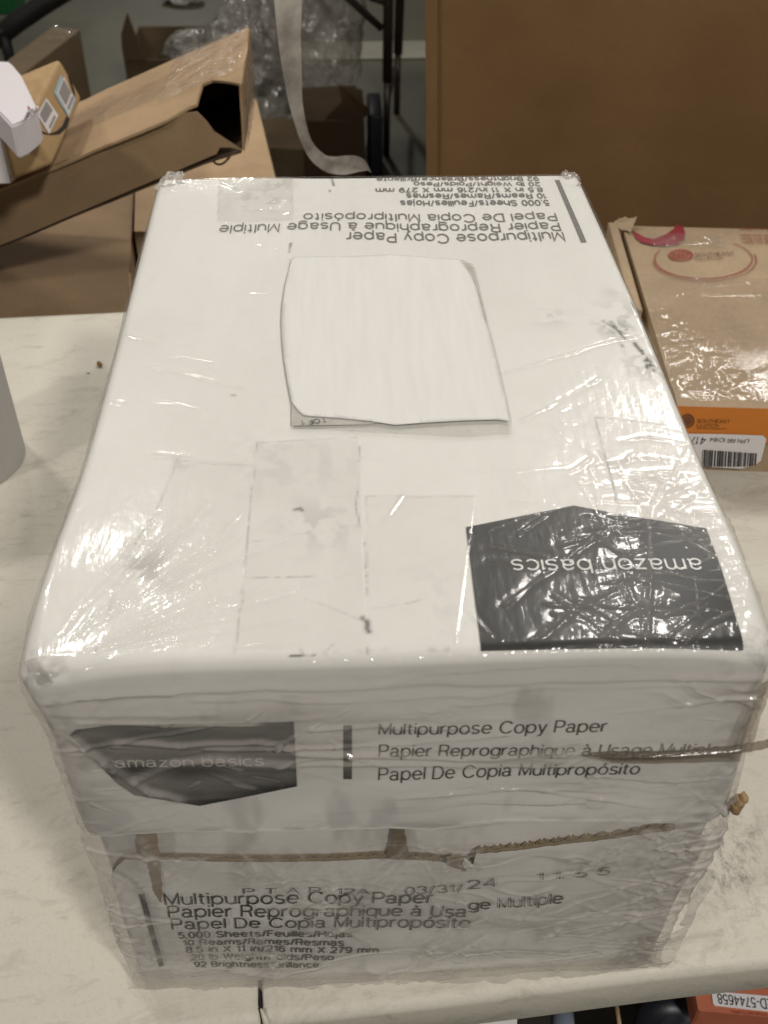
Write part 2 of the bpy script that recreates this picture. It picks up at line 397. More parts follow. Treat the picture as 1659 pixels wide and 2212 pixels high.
# ---- print
# ---- a plain single-width sans alphabet: every glyph is strokes ('l' polyline, 'a' arc cx cy rx ry deg0 deg1)
def _l(*p): return ('l',)+p
def _a(*p): return ('a',)+p
O_ = _a(.34, .36, .34, .36, 0, 360); ST = _l(0, 0, 0, .72)
_aa = [_a(.30, .50, .26, .22, 165, 0), _l(.56, .5, .56, .10, .66, .0), _a(.28, .20, .28, .20, 0, 360)]
GL = {
 'a': (.66, _aa), 'à': (.66, _aa+[_l(.16, 1.02, .34, .85)]), 'b': (.68, [_l(0, 0, 0, 1), O_]), 'c': (.62, [_a(.34, .36, .34, .36, 42, 318)]), 'd': (.68, [_l(.68, 0, .68, 1), O_]),
 'e': (.68, [_a(.34, .36, .34, .36, 0, 322), _l(.02, .37, .66, .37)]), 'f': (.36, [_l(.16, 0, .16, .82), _a(.32, .82, .16, .17, 180, 88), _l(0, .69, .36, .69)]),
 'g': (.68, [O_, _l(.68, .72, .68, -.06), _a(.35, -.06, .33, .22, 0, -158)]), 'h': (.6, [_l(0, 0, 0, 1), _a(.3, .42, .3, .30, 180, 0), _l(.6, .42, .6, 0)]),
 'i': (0, [ST, _l(0, .88, 0, 1)]), 'j': (.08, [_l(.08, .72, .08, -.15), _a(-.05, -.15, .13, .12, 0, -80), _l(.08, .88, .08, 1)]), 'k': (.55, [_l(0, 0, 0, 1), _l(.5, .72, .02, .26), _l(.2, .42, .55, 0)]),
 'l': (0, [_l(0, 0, 0, 1)]), 'm': (1.0, [ST, _a(.25, .44, .25, .28, 180, 0), _l(.5, .44, .5, 0), _a(.75, .44, .25, .28, 180, 0), _l(1, .44, 1, 0)]),
 'n': (.6, [ST, _a(.3, .42, .3, .30, 180, 0), _l(.6, .42, .6, 0)]), 'o': (.68, [O_]), 'ó': (.68, [O_, _l(.30, .86, .46, 1.04)]), 'p': (.68, [_l(0, -.28, 0, .72), O_]),
 'q': (.68, [_l(.68, -.28, .68, .72), O_]), 'r': (.32, [ST, _a(.32, .40, .32, .31, 180, 85)]), 's': (.56, [_a(.28, .54, .25, .18, 25, 270), _a(.28, .18, .28, .18, 90, -155)]),
 't': (.36, [_l(.15, .93, .15, .15), _a(.31, .16, .16, .15, 180, 275), _l(0, .69, .36, .69)]), 'u': (.6, [_l(0, .72, 0, .3), _a(.3, .3, .3, .30, 180, 360), _l(.6, .72, .6, 0)]),
 'v': (.56, [_l(0, .72, .28, 0, .56, .72)]), 'w': (.9, [_l(0, .72, .22, 0, .45, .7, .68, 0, .9, .72)]), 'x': (.54, [_l(0, .72, .54, 0), _l(.54, .72, 0, 0)]),
 'y': (.58, [_l(0, .72, .30, .02), _l(.58, .72, .26, -.14, .16, -.25, .04, -.26)]), 'z': (.52, [_l(0, .69, .52, .69, 0, .02, .54, .02)]),
 'A': (.78, [_l(0, 0, .39, 1, .78, 0), _l(.13, .33, .65, .33)]), 'B': (.68, [_l(0, 0, 0, 1, .38, 1), _a(.38, .76, .25, .24, 90, -90), _l(0, .52, .40, .52), _a(.40, .26, .28, .26, 90, -90), _l(.40, 0, 0, 0)]),
 'C': (.90, [_a(.48, .5, .48, .5, 36, 324)]), 'D': (.78, [_l(.35, 0, 0, 0, 0, 1, .35, 1), _a(.35, .5, .43, .5, 90, -90)]), 'E': (.62, [_l(.62, 0, 0, 0, 0, 1, .60, 1), _l(0, .53, .56, .53)]),
 'F': (.58, [_l(0, 0, 0, 1, .58, 1), _l(0, .52, .52, .52)]), 'G': (.9, [_a(.48, .5, .48, .5, 36, 330), _l(.9, .22, .9, .48, .52, .48)]), 'H': (.72, [_l(0, 0, 0, 1), _l(.72, 0, .72, 1), _l(0, .53, .72, .53)]),
 'I': (0, [_l(0, 0, 0, 1)]), 'K': (.7, [_l(0, 0, 0, 1), _l(.68, 1, .0, .38), _l(.25, .6, .72, 0)]), 'L': (.56, [_l(0, 1, 0, 0, .56, 0)]), 'M': (.86, [_l(0, 0, 0, 1, .43, .08, .86, 1, .86, 0)]),
 'N': (.74, [_l(0, 0, 0, 1, .74, 0, .74, 1)]), 'O': (.98, [_a(.49, .5, .49, .5, 0, 360)]), 'P': (.68, [_l(0, 0, 0, 1, .40, 1), _a(.40, .73, .28, .27, 90, -90), _l(.40, .46, 0, .46)]),
 'R': (.72, [_l(0, 0, 0, 1, .42, 1), _a(.42, .74, .27, .26, 90, -90), _l(.42, .48, 0, .48), _l(.44, .48, .60, .36, .66, .0)]), 'S': (.72, [_a(.36, .74, .32, .26, 25, 270), _a(.36, .24, .36, .24, 90, -160)]),
 'T': (.74, [_l(.37, 0, .37, 1), _l(0, 1, .74, 1)]), 'U': (.74, [_l(0, 1, 0, .36), _a(.37, .36, .37, .36, 180, 360), _l(.74, .36, .74, 1)]), 'V': (.74, [_l(0, 1, .37, 0, .74, 1)]),
 'W': (1.1, [_l(0, 1, .27, 0, .55, 1, .83, 0, 1.1, 1)]), 'X': (.72, [_l(0, 1, .72, 0), _l(.72, 1, 0, 0)]),
 '0': (.6, [_a(.3, .5, .3, .5, 0, 360)]), '1': (.28, [_l(.26, 0, .26, 1, .20, .86, .0, .78)]), '2': (.6, [_a(.3, .70, .28, .30, 170, -30), _l(.54, .54, .36, .34, .06, .12, .0, .0, .6, .0)]),
 '3': (.6, [_a(.3, .75, .26, .25, 165, -85), _a(.3, .27, .30, .27, 88, -165)]), '4': (.64, [_l(.48, 0, .48, 1, 0, .30, .64, .30)]), '5': (.6, [_l(.54, 1, .12, 1, .05, .50), _a(.29, .32, .31, .32, 140, -155)]),
 '6': (.6, [_a(.3, .32, .3, .32, 0, 360), _a(.34, .5, .34, .5, 50, 195)]), '7': (.56, [_l(0, 1, .56, 1, .30, .5, .18, 0)]), '8': (.6, [_a(.3, .76, .25, .24, 0, 360), _a(.3, .27, .3, .27, 0, 360)]),
 '9': (.6, [_a(.3, .68, .3, .32, 0, 360), _a(.26, .5, .34, .5, 15, -130)]), ',': (.05, [_l(.05, .06, .0, -.14)]), '.': (.04, [_l(.0, 0, .0, .10)]), '/': (.34, [_l(0, -.05, .34, 1.03)]),
 '-': (.34, [_l(0, .36, .34, .36)]), ':': (.04, [_l(0, .05, 0, .17), _l(0, .55, 0, .67)]), ' ': (.24, [])}
def text_mesh(s, wd=.12):
    V = []; F = []; x = 0.0; lay = 0
    for ch in s:
        adv, st = GL[ch]
        for g in st:
            lay += 1; zz = lay % 7
            if g[0] == 'l': p = np.array(g[1:], float).reshape(-1, 2); closed = False
            else:
                n = max(6, int(abs(g[6]-g[5])/15)); t = np.radians(np.linspace(g[5], g[6], n+1)); p = np.stack([g[1]+g[3]*np.cos(t), g[2]+g[4]*np.sin(t)], 1)
                closed = abs(g[6]-g[5]) >= 359
            p = p+[x, 0]; n = len(p)
            if closed:
                p = p[:-1]; n -= 1; d = np.roll(p, -1, 0)-np.roll(p, 1, 0); d /= np.linalg.norm(d, axis=1, keepdims=True); nn = np.stack([-d[:, 1], d[:, 0]], 1)*wd/2
            else:
                sg = p[1:]-p[:-1]; sg /= np.linalg.norm(sg, axis=1, keepdims=True)
                a_ = np.concatenate([sg[:1], sg]); b_ = np.concatenate([sg, sg[-1:]]); d = a_+b_; l = np.linalg.norm(d, axis=1, keepdims=True); d = d/np.maximum(l, 1e-6)
                k = 1/np.clip((d*b_).sum(1, keepdims=True), .45, 1); nn = np.stack([-d[:, 1], d[:, 0]], 1)*wd/2*k
            b0 = len(V)
            for q, m_ in zip(p, nn): V.append((*(q+m_), zz)); V.append((*(q-m_), zz))
            for i in range(n if closed else n-1):
                j = (i+1) % n; F.append((b0+2*i, b0+2*i+1, b0+2*j+1, b0+2*j))
        x += adv + .20 + wd*.35
    return np.array(V), F
CAP = 1.0
def text_uv(s, p0, p1, top, fn, wd=.105):
    """points of text s: baseline p0->p1 and cap height to top (pixels), on the flat surface of fn"""
    V, F = text_mesh(s, wd); a, b, c = (np.array(fn(*q)) for q in (p0, p1, top))
    ex = b-a; w_ = V[:, 0].max()-V[:, 0].min(); nx = ex/np.linalg.norm(ex); h = c-a; h = h-nx*(h@nx); nz_ = np.cross(nx, h/np.linalg.norm(h))
    P = a + (V[:, :1]-V[:, 0].min())/w_*ex + V[:, 1:2]*h
    LAY[0] = V[:, 2:3]*nz_*.000012
    return P, F
LAY = [0]
def put_text(name, s, p0, p1, top, fn, mat, par, off=.0004, wd=.105, sh=None):
    P, F = text_uv(s, p0, p1, top, fn, wd); ly = LAY[0]
    if sh is not None: P = sh(P)
    V, _ = shell(P, off); V = V + ly
    o = mesh(name, V, F, mat, par); return o
def put_poly(name, pts, fn, mat, par, off=.0003, sub=14):
    P3 = [np.array(fn(*q)) for q in pts]; bm = bmesh.new(); bm.faces.new([bm.verts.new(p) for p in P3])
    bmesh.ops.triangulate(bm, faces=bm.faces[:])
    for _ in range(8): 
        es = [e for e in bm.edges if e.calc_length() > .0035]
        if not es: break
        bmesh.ops.subdivide_edges(bm, edges=es, cuts=1, use_grid_fill=False); bmesh.ops.triangulate(bm, faces=bm.faces[:])
    bm.verts.ensure_lookup_table(); P = np.array([v.co[:] for v in bm.verts]); Fc = [tuple(v.index for v in f.verts) for f in bm.faces]; bm.free()
    V, _ = shell(P, off); return mesh(name, V, Fc, mat, par, True)

# top print (upside down for the viewer)
put_poly('logo_tag', [(1007, 1135), (1240, 1087), (1525, 1140), (1558, 1225), (1616, 1396), (1040, 1404)], T, M['logo'], lid, .0006)
put_text('logo_lettering', 'amazon basics', (1512, 1207), (1103, 1207), (1510, 1237), T, M['ink_white'], lid, .0008)
put_poly('printed_bar', [(1198, 392), (1208, 392), (1266, 530), (1254, 531)], T, M['ink_top'], lid)
for s, a, b, t in (('Multipurpose Copy Paper', (1215, 508), (748, 508), (1217, 527)), ('Papier Reprographique à Usage Multiple', (1206, 487), (475, 486), (1208, 504)),
                   ('Papel De Copia Multipropósito', (1199, 466), (656, 465), (1201, 482)), ('5,000 Sheets/Feuilles/Hojas', (1184, 437), (864, 436), (1185, 448)),
                   ('10 Reams/Rames/Resmas', (1178, 422), (877, 421), (1179, 432)), ('8.5 in X 11 in/216 mm X 279 mm', (1171, 409), (811, 408), (1172, 418)),
                   ('20 lb Weight/Poids/Peso', (1166, 397), (893, 396), (1167, 405)), ('92 Brightness/Brillance/Brillante', (1162, 385), (813, 385), (1163, 393))):
    put_text('printed_line', s, a, b, t, T, M['ink_top'], lid, wd=.18 if s[0] in '5189 2' else .125)
# lid front print
put_poly('logo_tag', [(168, 1584), (182, 1572), (250, 1562), (400, 1558), (635, 1555), (642, 1697), (435, 1738), (300, 1715), (262, 1690), (222, 1648)], Fp, M['logo'], lid)
put_text('logo_lettering', 'amazon basics', (258, 1654), (572, 1650), (258, 1634), Fp, M['ink_white'], lid, .0006)
put_poly('printed_bar', [(742, 1564), (760, 1564), (760, 1680), (742, 1680)], Fp, M['ink'], lid)
put_text('printed_line', 'Multipurpose Copy Paper', (818, 1586), (1306, 1577), (818, 1562), Fp, M['ink_grey'], lid)
put_text('printed_line', 'Papier Reprographique à Usage Multiple', (818, 1633), (1540, 1625), (818, 1609), Fp, M['ink_grey'], lid)
put_text('printed_line', 'Papel De Copia Multipropósito', (817, 1680), (1372, 1668), (817, 1656), Fp, M['ink'], lid)
# base front print
put_poly('printed_bar', [(302, 1932), (314, 1930), (354, 2086), (344, 2088)], Fp, M['ink'], panel)
for s, a, b, t in (('Multipurpose Copy Paper', (358, 1954), (934, 1947), (358, 1930)), ('Papier Reprographique à Usa', (365, 1980), (1006, 1975), (365, 1957)),
                   ('ge Multiple', (1012, 1960), (1213, 1943), (1011, 1940)), ('Papel De Copia Multipropósito', (372, 2006), (1014, 1998), (372, 1984)),
                   ('5,000 Sheets/Feuilles/Hojas', (386, 2027), (762, 2022), (386, 2014)), ('10 Reams/Rames/Resmas', (397, 2044), (744, 2040), (397, 2032)),
                   ('8.5 in X 11 in/216 mm X 279 mm', (402, 2060), (818, 2054), (402, 2048)), ('20 lb Weight/Poids/Peso', (412, 2076), (722, 2070), (412, 2065)),
                   ('92 Brightness/Brillance', (420, 2090), (690, 2085), (420, 2080))):
    put_text('printed_line', s, a, b, t, Fp, M['ink'], panel, wd=.19 if s[0] in '5189 2' else .13)
for s, a, b, t in (('P T A R', (526, 1930), (694, 1929), (526, 1918)), ('12A', (728, 1930), (800, 1929), (728, 1918)), ('03/31/', (876, 1930), (1000, 1922), (876, 1914)), ('24', (1010, 1915), (1072, 1908), (1010, 1898)), ('1 1: 5 5', (1158, 1895), (1308, 1884), (1156, 1880))):
    put_text('date_stamp', s, a, b, t, Fp, M['ink_grey'], panel, .0005)

# ---- stretch film
CREASE = []     # (a, b, height, width, milk)
def cr(fn, pts, h, wd=.0009, mk=.0):
    pts = [np.array(fn(*p)) for p in pts]
    for a, b in zip(pts[:-1], pts[1:]): CREASE.append((a, b, h, wd, mk))
# creases across the charcoal tag
for pts in ([(1150, 1260), (1210, 1215), (1290, 1160), (1400, 1120)], [(1210, 1180), (1290, 1155), (1415, 1140)], [(1395, 1085), (1412, 1150), (1405, 1260), (1400, 1400)],
            [(1310, 1225), (1400, 1180), (1500, 1160), (1600, 1130)], [(1280, 1160), (1340, 1195), (1420, 1230), (1530, 1250)], [(1420, 1150), (1480, 1160), (1560, 1210)],
            [(1090, 1310), (1150, 1260)], [(1200, 1290), (1280, 1345), (1340, 1390)], [(1250, 1300), (1340, 1350)], [(1150, 1385), (1240, 1320), (1330, 1275)], [(1300, 1380), (1370, 1330), (1430, 1300)],
            [(1350, 1230), (1470, 1240), (1600, 1255)], [(1360, 1250), (1500, 1270), (1640, 1300)], [(1400, 1240), (1500, 1215), (1560, 1190)], [(1430, 1330), (1520, 1290), (1600, 1240)],
            [(1500, 1240), (1510, 1330)], [(1330, 1230), (1360, 1300), (1400, 1340)], [(1060, 1180), (1110, 1190), (1180, 1200)], [(1010, 1320), (1060, 1380)],
            [(1200, 1220), (1120, 1215), (1060, 1210)], [(1380, 1060), (1480, 1110), (1600, 1120)], [(1440, 1060), (1540, 1030)], [(1470, 1400), (1530, 1340), (1620, 1300)]):
    cr(T, pts, .00125, .0010, .06)
for pts in ([(1340, 950), (1400, 940), (1480, 955)], [(1280, 1005), (1380, 985), (1500, 1000)], [(1300, 1045), (1400, 1030), (1520, 1052)], [(1420, 1035), (1500, 1062), (1560, 1085)], [(1330, 1010), (1370, 975)],
            [(1080, 808), (1200, 775), (1400, 725)], [(1130, 905), (1210, 860), (1290, 820)], [(820, 1125), (870, 1060)], [(275, 720), (340, 745)], [(310, 790), (380, 805), (530, 840)], [(365, 770), (460, 790)],
            [(330, 980), (410, 985)], [(480, 400), (520, 420)], [(1020, 430), (1085, 400)], [(1290, 960), (1390, 1090)], [(1540, 1000), (1500, 1070), (1400, 1130)]):
    cr(T, pts, .0006, .0008, .12)
# fan from the near left corner
rs = random.Random(3)
for k in range(30):
    a0 = rs.uniform(.15, 1.25); r0 = rs.uniform(.02, .07); r1 = r0 + rs.uniform(.02, .08); c = np.array([.002, -.004, H])
    A = c + r0*np.array([math.cos(a0), math.sin(a0), 0]); a1 = a0+rs.uniform(-.1, .1); B = c + r1*np.array([math.cos(a1), math.sin(a1), 0])
    CREASE.append((A, B, rs.uniform(.0003, .0008), rs.uniform(.0006, .0012), .03))
for k in range(64):      # wrinkle nest at the near right
    x = rs.uniform(.19, .285); y = rs.uniform(0.0, .11); a0 = rs.choice((rs.uniform(-.3, .25), rs.uniform(-.3, .25), rs.uniform(.5, 2.3))); l = rs.uniform(.01, .055)
    CREASE.append((np.array([x, y, H]), np.array([x+l*math.cos(a0), y+l*math.sin(a0), H]), rs.uniform(.0003, .0009), rs.uniform(.0006, .0011), .02))
for k in range(90):      # strays on the rest of the top
    x = rs.uniform(.0, .285); y = rs.uniform(0.02, .42); a0 = rs.uniform(-.6, .6) + (math.pi/2 if rs.random() < .3 else 0); l = rs.uniform(.008, .035)
    if .06 < x < .22 and .17 < y < .34: continue
    CREASE.append((np.array([x, y, H]), np.array([x+l*math.cos(a0), y+l*math.sin(a0), H]), rs.uniform(.0001, .00035), rs.uniform(.0005, .0010), .02))
# long pulls across the front
for pts, h, wd, mk in (([(120, 1500), (230, 1485), (600, 1470), (1000, 1462), (1300, 1455), (1640, 1448)], .0022, .0022, .10), ([(420, 1500), (900, 1497), (1100, 1478), (1500, 1470)], .0010, .0012, .08),
                    ([(200, 1545), (350, 1550), (560, 1552)], .0011, .0012, .22), ([(260, 1590), (400, 1600), (560, 1592), (640, 1606)], .0013, .0018, .20), ([(180, 1580), (240, 1640), (330, 1700), (400, 1715)], .0016, .0018, .20),
                    ([(300, 1680), (380, 1640), (470, 1632), (640, 1642)], .0014, .0022, .22), ([(640, 1617), (760, 1622), (1000, 1628), (1250, 1612)], .0018, .0018, .25), ([(640, 1640), (900, 1642), (1200, 1645), (1270, 1620)], .0012, .0012, .22),
                    ([(1270, 1612), (1400, 1606), (1640, 1600)], .0020, .0020, .10), ([(1270, 1660), (1400, 1675), (1560, 1665)], .0012, .0010, .22), ([(1500, 1700), (1420, 1760), (1380, 1860), (1400, 1880), (1450, 1895)], .0012, .0012, .12),
                    ([(980, 1505), (1080, 1500), (1130, 1512)], .0008, .0010, .1), ([(870, 2100), (1000, 2092), (1200, 2080), (1400, 2070)], .0020, .0016, .12), ([(1190, 2030), (1330, 2032), (1410, 2040)], .0014, .0012, .12),
                    ([(300, 2085), (420, 2080), (600, 2090), (860, 2095)], .0018, .0020, .15), ([(270, 1900), (240, 1960), (260, 2040)], .0014, .0014, .2), ([(190, 1800), (230, 1860), (320, 1990), (350, 2080)], .0016, .0018, .15),
                    ([(1300, 1880), (1380, 1885), (1430, 1898)], .0010, .0008, .1), ([(1000, 1910), (1005, 2000), (1010, 2060)], .0012, .0012, .15), ([(1100, 2000), (1300, 1950), (1420, 1900)], .0010, .0015, .1)):
    cr(Fp, pts, h, wd, mk)
for k in range(90):
    x = rs.uniform(.0, .285); z = rs.uniform(.0, .25); a0 = rs.gauss(0, .35) if rs.random() < .6 else rs.uniform(-1.5, 1.5); l = rs.uniform(.01, .06)
    CREASE.append((np.array([x, 0, z]), np.array([x+l*math.cos(a0), 0, z+l*math.sin(a0)]), rs.uniform(.0002, .0007), rs.uniform(.0009, .0020), rs.uniform(.0, .06)))
for k in range(13):      # long loose folds that catch the light
    x = rs.uniform(-.02, .25); z = rs.choice((rs.uniform(.0, .05), rs.uniform(.05, .26), rs.uniform(.15, .255))); l = rs.uniform(.03, .14); a0 = rs.gauss(0, .14); am = rs.uniform(-.01, .01)
    pp = [np.array([x+l*t, 0, z+l*t*math.sin(a0)+am*math.sin(math.pi*t)]) for t in np.linspace(0, 1, 6)]
    hh = rs.uniform(.0009, .0019); wd = rs.uniform(.0008, .0015)
    for p_, q_ in zip(pp[:-1], pp[1:]): CREASE.append((p_, q_, hh, wd, rs.uniform(.0, .06)))
for k in range(70):      # upright gathers over the recessed strip and the lower carton
    x = rs.uniform(.0, .285); z = rs.choice((rs.uniform(.085, .125), rs.uniform(.0, .12))); l = rs.uniform(.008, .035); a0 = math.pi/2+rs.gauss(0, .35)
    pp = [np.array([x+l*t*math.cos(a0)+.003*math.sin(3*t), 0, z+l*t*math.sin(a0)]) for t in (0, .33, .66, 1)]
    hh = rs.uniform(.0005, .0013); wd = rs.uniform(.0008, .0022); m_ = rs.uniform(.05, .28)
    for p_, q_ in zip(pp[:-1], pp[1:]): CREASE.append((p_, q_, hh, wd, m_))
for k in range(110):     # short hard nicks in the film
    x = rs.uniform(.0, .285); z = rs.choice((rs.gauss(.222, .012), rs.uniform(.0, .03), rs.gauss(.185, .012), rs.uniform(.0, .25))); a0 = rs.gauss(0, .5); l = rs.uniform(.003, .014)
    CREASE.append((np.array([x, 0, z]), np.array([x+l*math.cos(a0), 0, z+l*math.sin(a0)]), rs.uniform(.0007, .0014), rs.uniform(.0005, .0008), .05))
for k in range(40):      # gathers by the two front corners
    s = rs.choice((0, 1)); x0 = s*W; x1 = x0 + (1-2*s)*rs.uniform(.015, .07); z0 = rs.uniform(.01, .24); z1 = z0 + rs.uniform(-.06, .06)
    CREASE.append((np.array([x0, 0, z0]), np.array([x1, 0, z1]), rs.uniform(.0003, .0010), rs.uniform(.0010, .0022), rs.uniform(.0, .06)))

def film_disp(P):
    n = len(P); h = np.zeros(n); mk = np.zeros(n)
    x, y, z = P[:, 0], P[:, 1], P[:, 2]
    front = np.clip(1-y/.012, 0, 1)*np.clip((H-.006-z)/.02, 0, 1); top = (z > H-.0005).astype(float)
    wob = (np.stack([fbm(P, 45, s, 2) for s in (31, 32, 33)], 1)-.5)*.004
    Q = P + wob
    for a, b, hh, wd, m in CREASE:
        i = near(P, a, b, wd*4+.003)
        if len(i) == 0: continue
        d, t = seg_dist(Q[i], a, b); e = np.clip(np.minimum(t, 1-t)*8+.6, 0, 1)
        g = np.exp(-(d/wd)**2); h[i] += hh*(g - .35*np.exp(-(d/(wd*2.4))**2))*e; mk[i] = np.maximum(mk[i], m*np.exp(-(d/(wd*1.8))**2)*e)
    # slack of the film on the front, tight fluting on the top
    sl = fbm(P, (9, 9, 17), 41, 3); h += front*(sl-.3)*.0042
    h += front*np.clip((LIDZ+.004-z)/.02, 0, 1)*.0014
    rid = 1-np.abs(2*fbm(P, (16, 20, 30), 52, 3)-1); h += front*np.clip(rid-.86, 0, 1)*.012*np.clip((fbm(P, 11, 57, 2)-.5)*6, 0, 1)
    edge = np.exp(-np.minimum(x, W-x)/.018); mk += front*(.0 + .44*edge*fbm(P, 24, 71, 3)*1.2 + .30*np.clip((fbm(P, (9, 9, 30), 63, 4)-.56)*6, 0, 1))
    band = np.exp(-((z-.205)/.018)**2)*.09 + np.exp(-((z-.235)/.012)**2)*.10; mk += front*band*np.clip(fbm(P, (8, 8, 40), 64, 3)*1.5-.2, 0, 1)
    flute = np.sin(x*2*math.pi/.0052 + (fbm(P, (3, 12, 3), 80, 2)-.5)*3)
    area = np.clip((fbm(P, 9, 81, 3)-.50)*7, 0, 1)
    h += top*flute*area*.00002
    crn = .45*np.exp(-((x-.02)**2+(y-.03)**2)/.0016) + np.exp(-((x-.25)**2+(y-.05)**2)/.0030) + .35*np.exp(-((x-.03)**2+(y-.33)**2)/.0008) + .5*np.exp(-((x-.24)**2+(y-.30)**2)/.0006)
    r2 = 1-np.abs(2*fbm(P, (70, 45, 60), 90, 3)-1); rf = fbm(P, (26, 30, 26), 191, 2)-.5; h += top*crn*(np.clip(r2-.82, 0, 1)*.0010 + rf*.0026)
    h += top*(fbm(P, 18, 95, 2)-.5)*.0006
    eg = np.exp(-np.minimum(np.minimum(x, W-x), np.minimum(np.maximum(y, 0), LN-y))/.004)*(z > H-.014)
    h += eg*((fbm(P, (420, 160, 200), 99, 2)-.5)*.0010 + (fbm(P, (22, 22, 60), 98, 2)-.5)*.0022)
    mk += front*np.clip((LIDZ-z)/.02, 0, 1)*.22*np.clip((fbm(P, (12, 12, 18), 66, 3)-.40)*4, 0, 1); mk = mk*(1-.10*front); sw = fbm(P + (np.stack([fbm(P, 14, 301, 2), fbm(P, 14, 302, 2), fbm(P, 14, 303, 2)], 1)-.5)*.05, (14, 14, 46), 304, 3); pm = np.clip((fbm(P, (9, 9, 14), 305, 2)-.47)*7, 0, 1); mk += front*.26*pm*np.exp(-((sw-.52)/.045)**2)
    h += front*pm*np.exp(-((sw-.52)/.020)**2)*.0011
    mk += top*.012
    for (q0, q1, q2, q3), am in ((((555, 955), (774, 945), (792, 1404), (512, 1404)), .075), (((790, 1068), (1028, 1066), (985, 1395), (796, 1404)), .05), (((385, 992), (545, 1003), (512, 1404), (235, 1400)), .04), (((1285, 895), (1440, 915), (1560, 1230), (1375, 1230)), .05), (((474, 385), (632, 385), (634, 480), (470, 480)), .16)):
        pg = [T(*q_) for q_ in (q0, q1, q2, q3)]; ins = np.ones(n, bool)
        for a_, b_ in zip(pg, pg[1:]+pg[:1]): ins &= ((b_[0]-a_[0])*(y-a_[1]) - (b_[1]-a_[1])*(x-a_[0])) < 0
        mk += top*ins*am*(.5+fbm(P, 60, 77, 3)); h += top*ins*.00012
    flat = np.exp(-np.maximum(0, np.maximum(np.abs(x-.148)-.062, np.abs(y-.185)-.085))/.01) * top
    return h*(1-.85*flat), np.clip(mk, 0, .75)

Ps = []; Fs = []; off = 0
for f, nu, nv in (('top', 470, 700), ('front', 560, 520), ('left', 260, 150), ('right', 260, 150), ('back', 160, 110)):
    P, F = face_pts(f, nu, nv, .0008, H); Ps.append(P); Fs.append(F+off); off += len(P)
P = np.concatenate(Ps); F = np.concatenate(Fs); h, mk = film_disp(P)
frontm = np.clip(1-P[:, 1]/.01, 0, 1)
V, _ = shell(P, .0011 + np.maximum(h, -.0008) + frontm*.0006)
V[:, 2] = np.maximum(V[:, 2], .0006)
film = np_mesh('stretch_film', V, F, M['film_top'], BOX, True, {'milk': mk})

def crumple(name, outline_fn, nu, nv, amp, f, mat, par, seed, milk=.2):
    """crumpled film scrap from a parametric sheet"""
    u, v = np.meshgrid(np.linspace(0, 1, nu), np.linspace(0, 1, nv), indexing='ij'); P = np.array([outline_fn(a, b) for a, b in zip(u.ravel(), v.ravel())])
    dsp = np.stack([1-np.abs(2*fbm(P, f, seed+k, 3)-1) for k in range(3)], 1)-.75
    return np_mesh(name, P+dsp*amp, grid_faces(nu, nv), mat, par, True, {'milk': np.full(nu*nv, milk)})
# loose shreds at the corners and down the right-hand edge
def quad(a, b, c, d):
    a, b, c, d = map(np.array, (a, b, c, d)); return lambda u, v: (a*(1-u)+b*u)*(1-v) + (d*(1-u)+c*u)*v
crumple('film_shred', quad(T(332, 410), T(352, 378), T(385, 374), T(400, 398)), 24, 24, .0028, 220, M['film_loose'], BOX, 5, .35)
crumple('film_shred', quad(T(352, 386), T(362, 372)+[0, 0, .001], T(395, 376)+[0, 0, .001], T(400, 386)), 24, 24, .0030, 260, M['film_loose'], BOX, 6, .35)
crumple('film_shred', quad(T(1212, 384), T(1222, 372)+[0, 0, .003], T(1252, 384), T(1250, 410)), 18, 18, .006, 140, M['film_loose'], BOX, 7, .35)
crumple('film_shred', quad(Fp(50, 1432), Fp(92, 1500), Fp(130, 1505), Fp(80, 1420)), 30, 30, .003, 110, M['film_loose'], BOX, 8, .2)
c0 = np.array([W+.003, -.004, 0])
crumple('film_shred', quad(c0+[0, 0, .001], c0+[-.03, 0, .001], c0+[-.02, -.002, .04], c0+[.002, 0, .045]), 30, 30, .007, 70, M['film_loose'], BOX, 9, .2)
crumple('film_shred', quad(c0+[-.004, -.001, .05], c0+[.001, -.002, .05], c0+[.006, 0, .10], c0+[-.003, -.001, .105]), 24, 24, .004, 90, M['film_loose'], BOX, 10, .25)
crumple('film_shred', quad(Fp(285, 2132)+[-.001, -.003, .002], Fp(860, 2122)+[0, -.008, .002], Fp(860, 2095)+[0, -.003, 0], Fp(285, 2090)+[0, -.002, 0]), 120, 16, .004, 70, M['film_loose'], BOX, 12, .1)
crumple('film_shred', quad(Fp(860, 2122)+[0, -.008, .002], Fp(1424, 2078)+[0, -.004, .001], Fp(1424, 2050)+[0, -.002, 0], Fp(860, 2095)+[0, -.003, 0]), 120, 16, .004, 70, M['film_loose'], BOX, 13, .1)
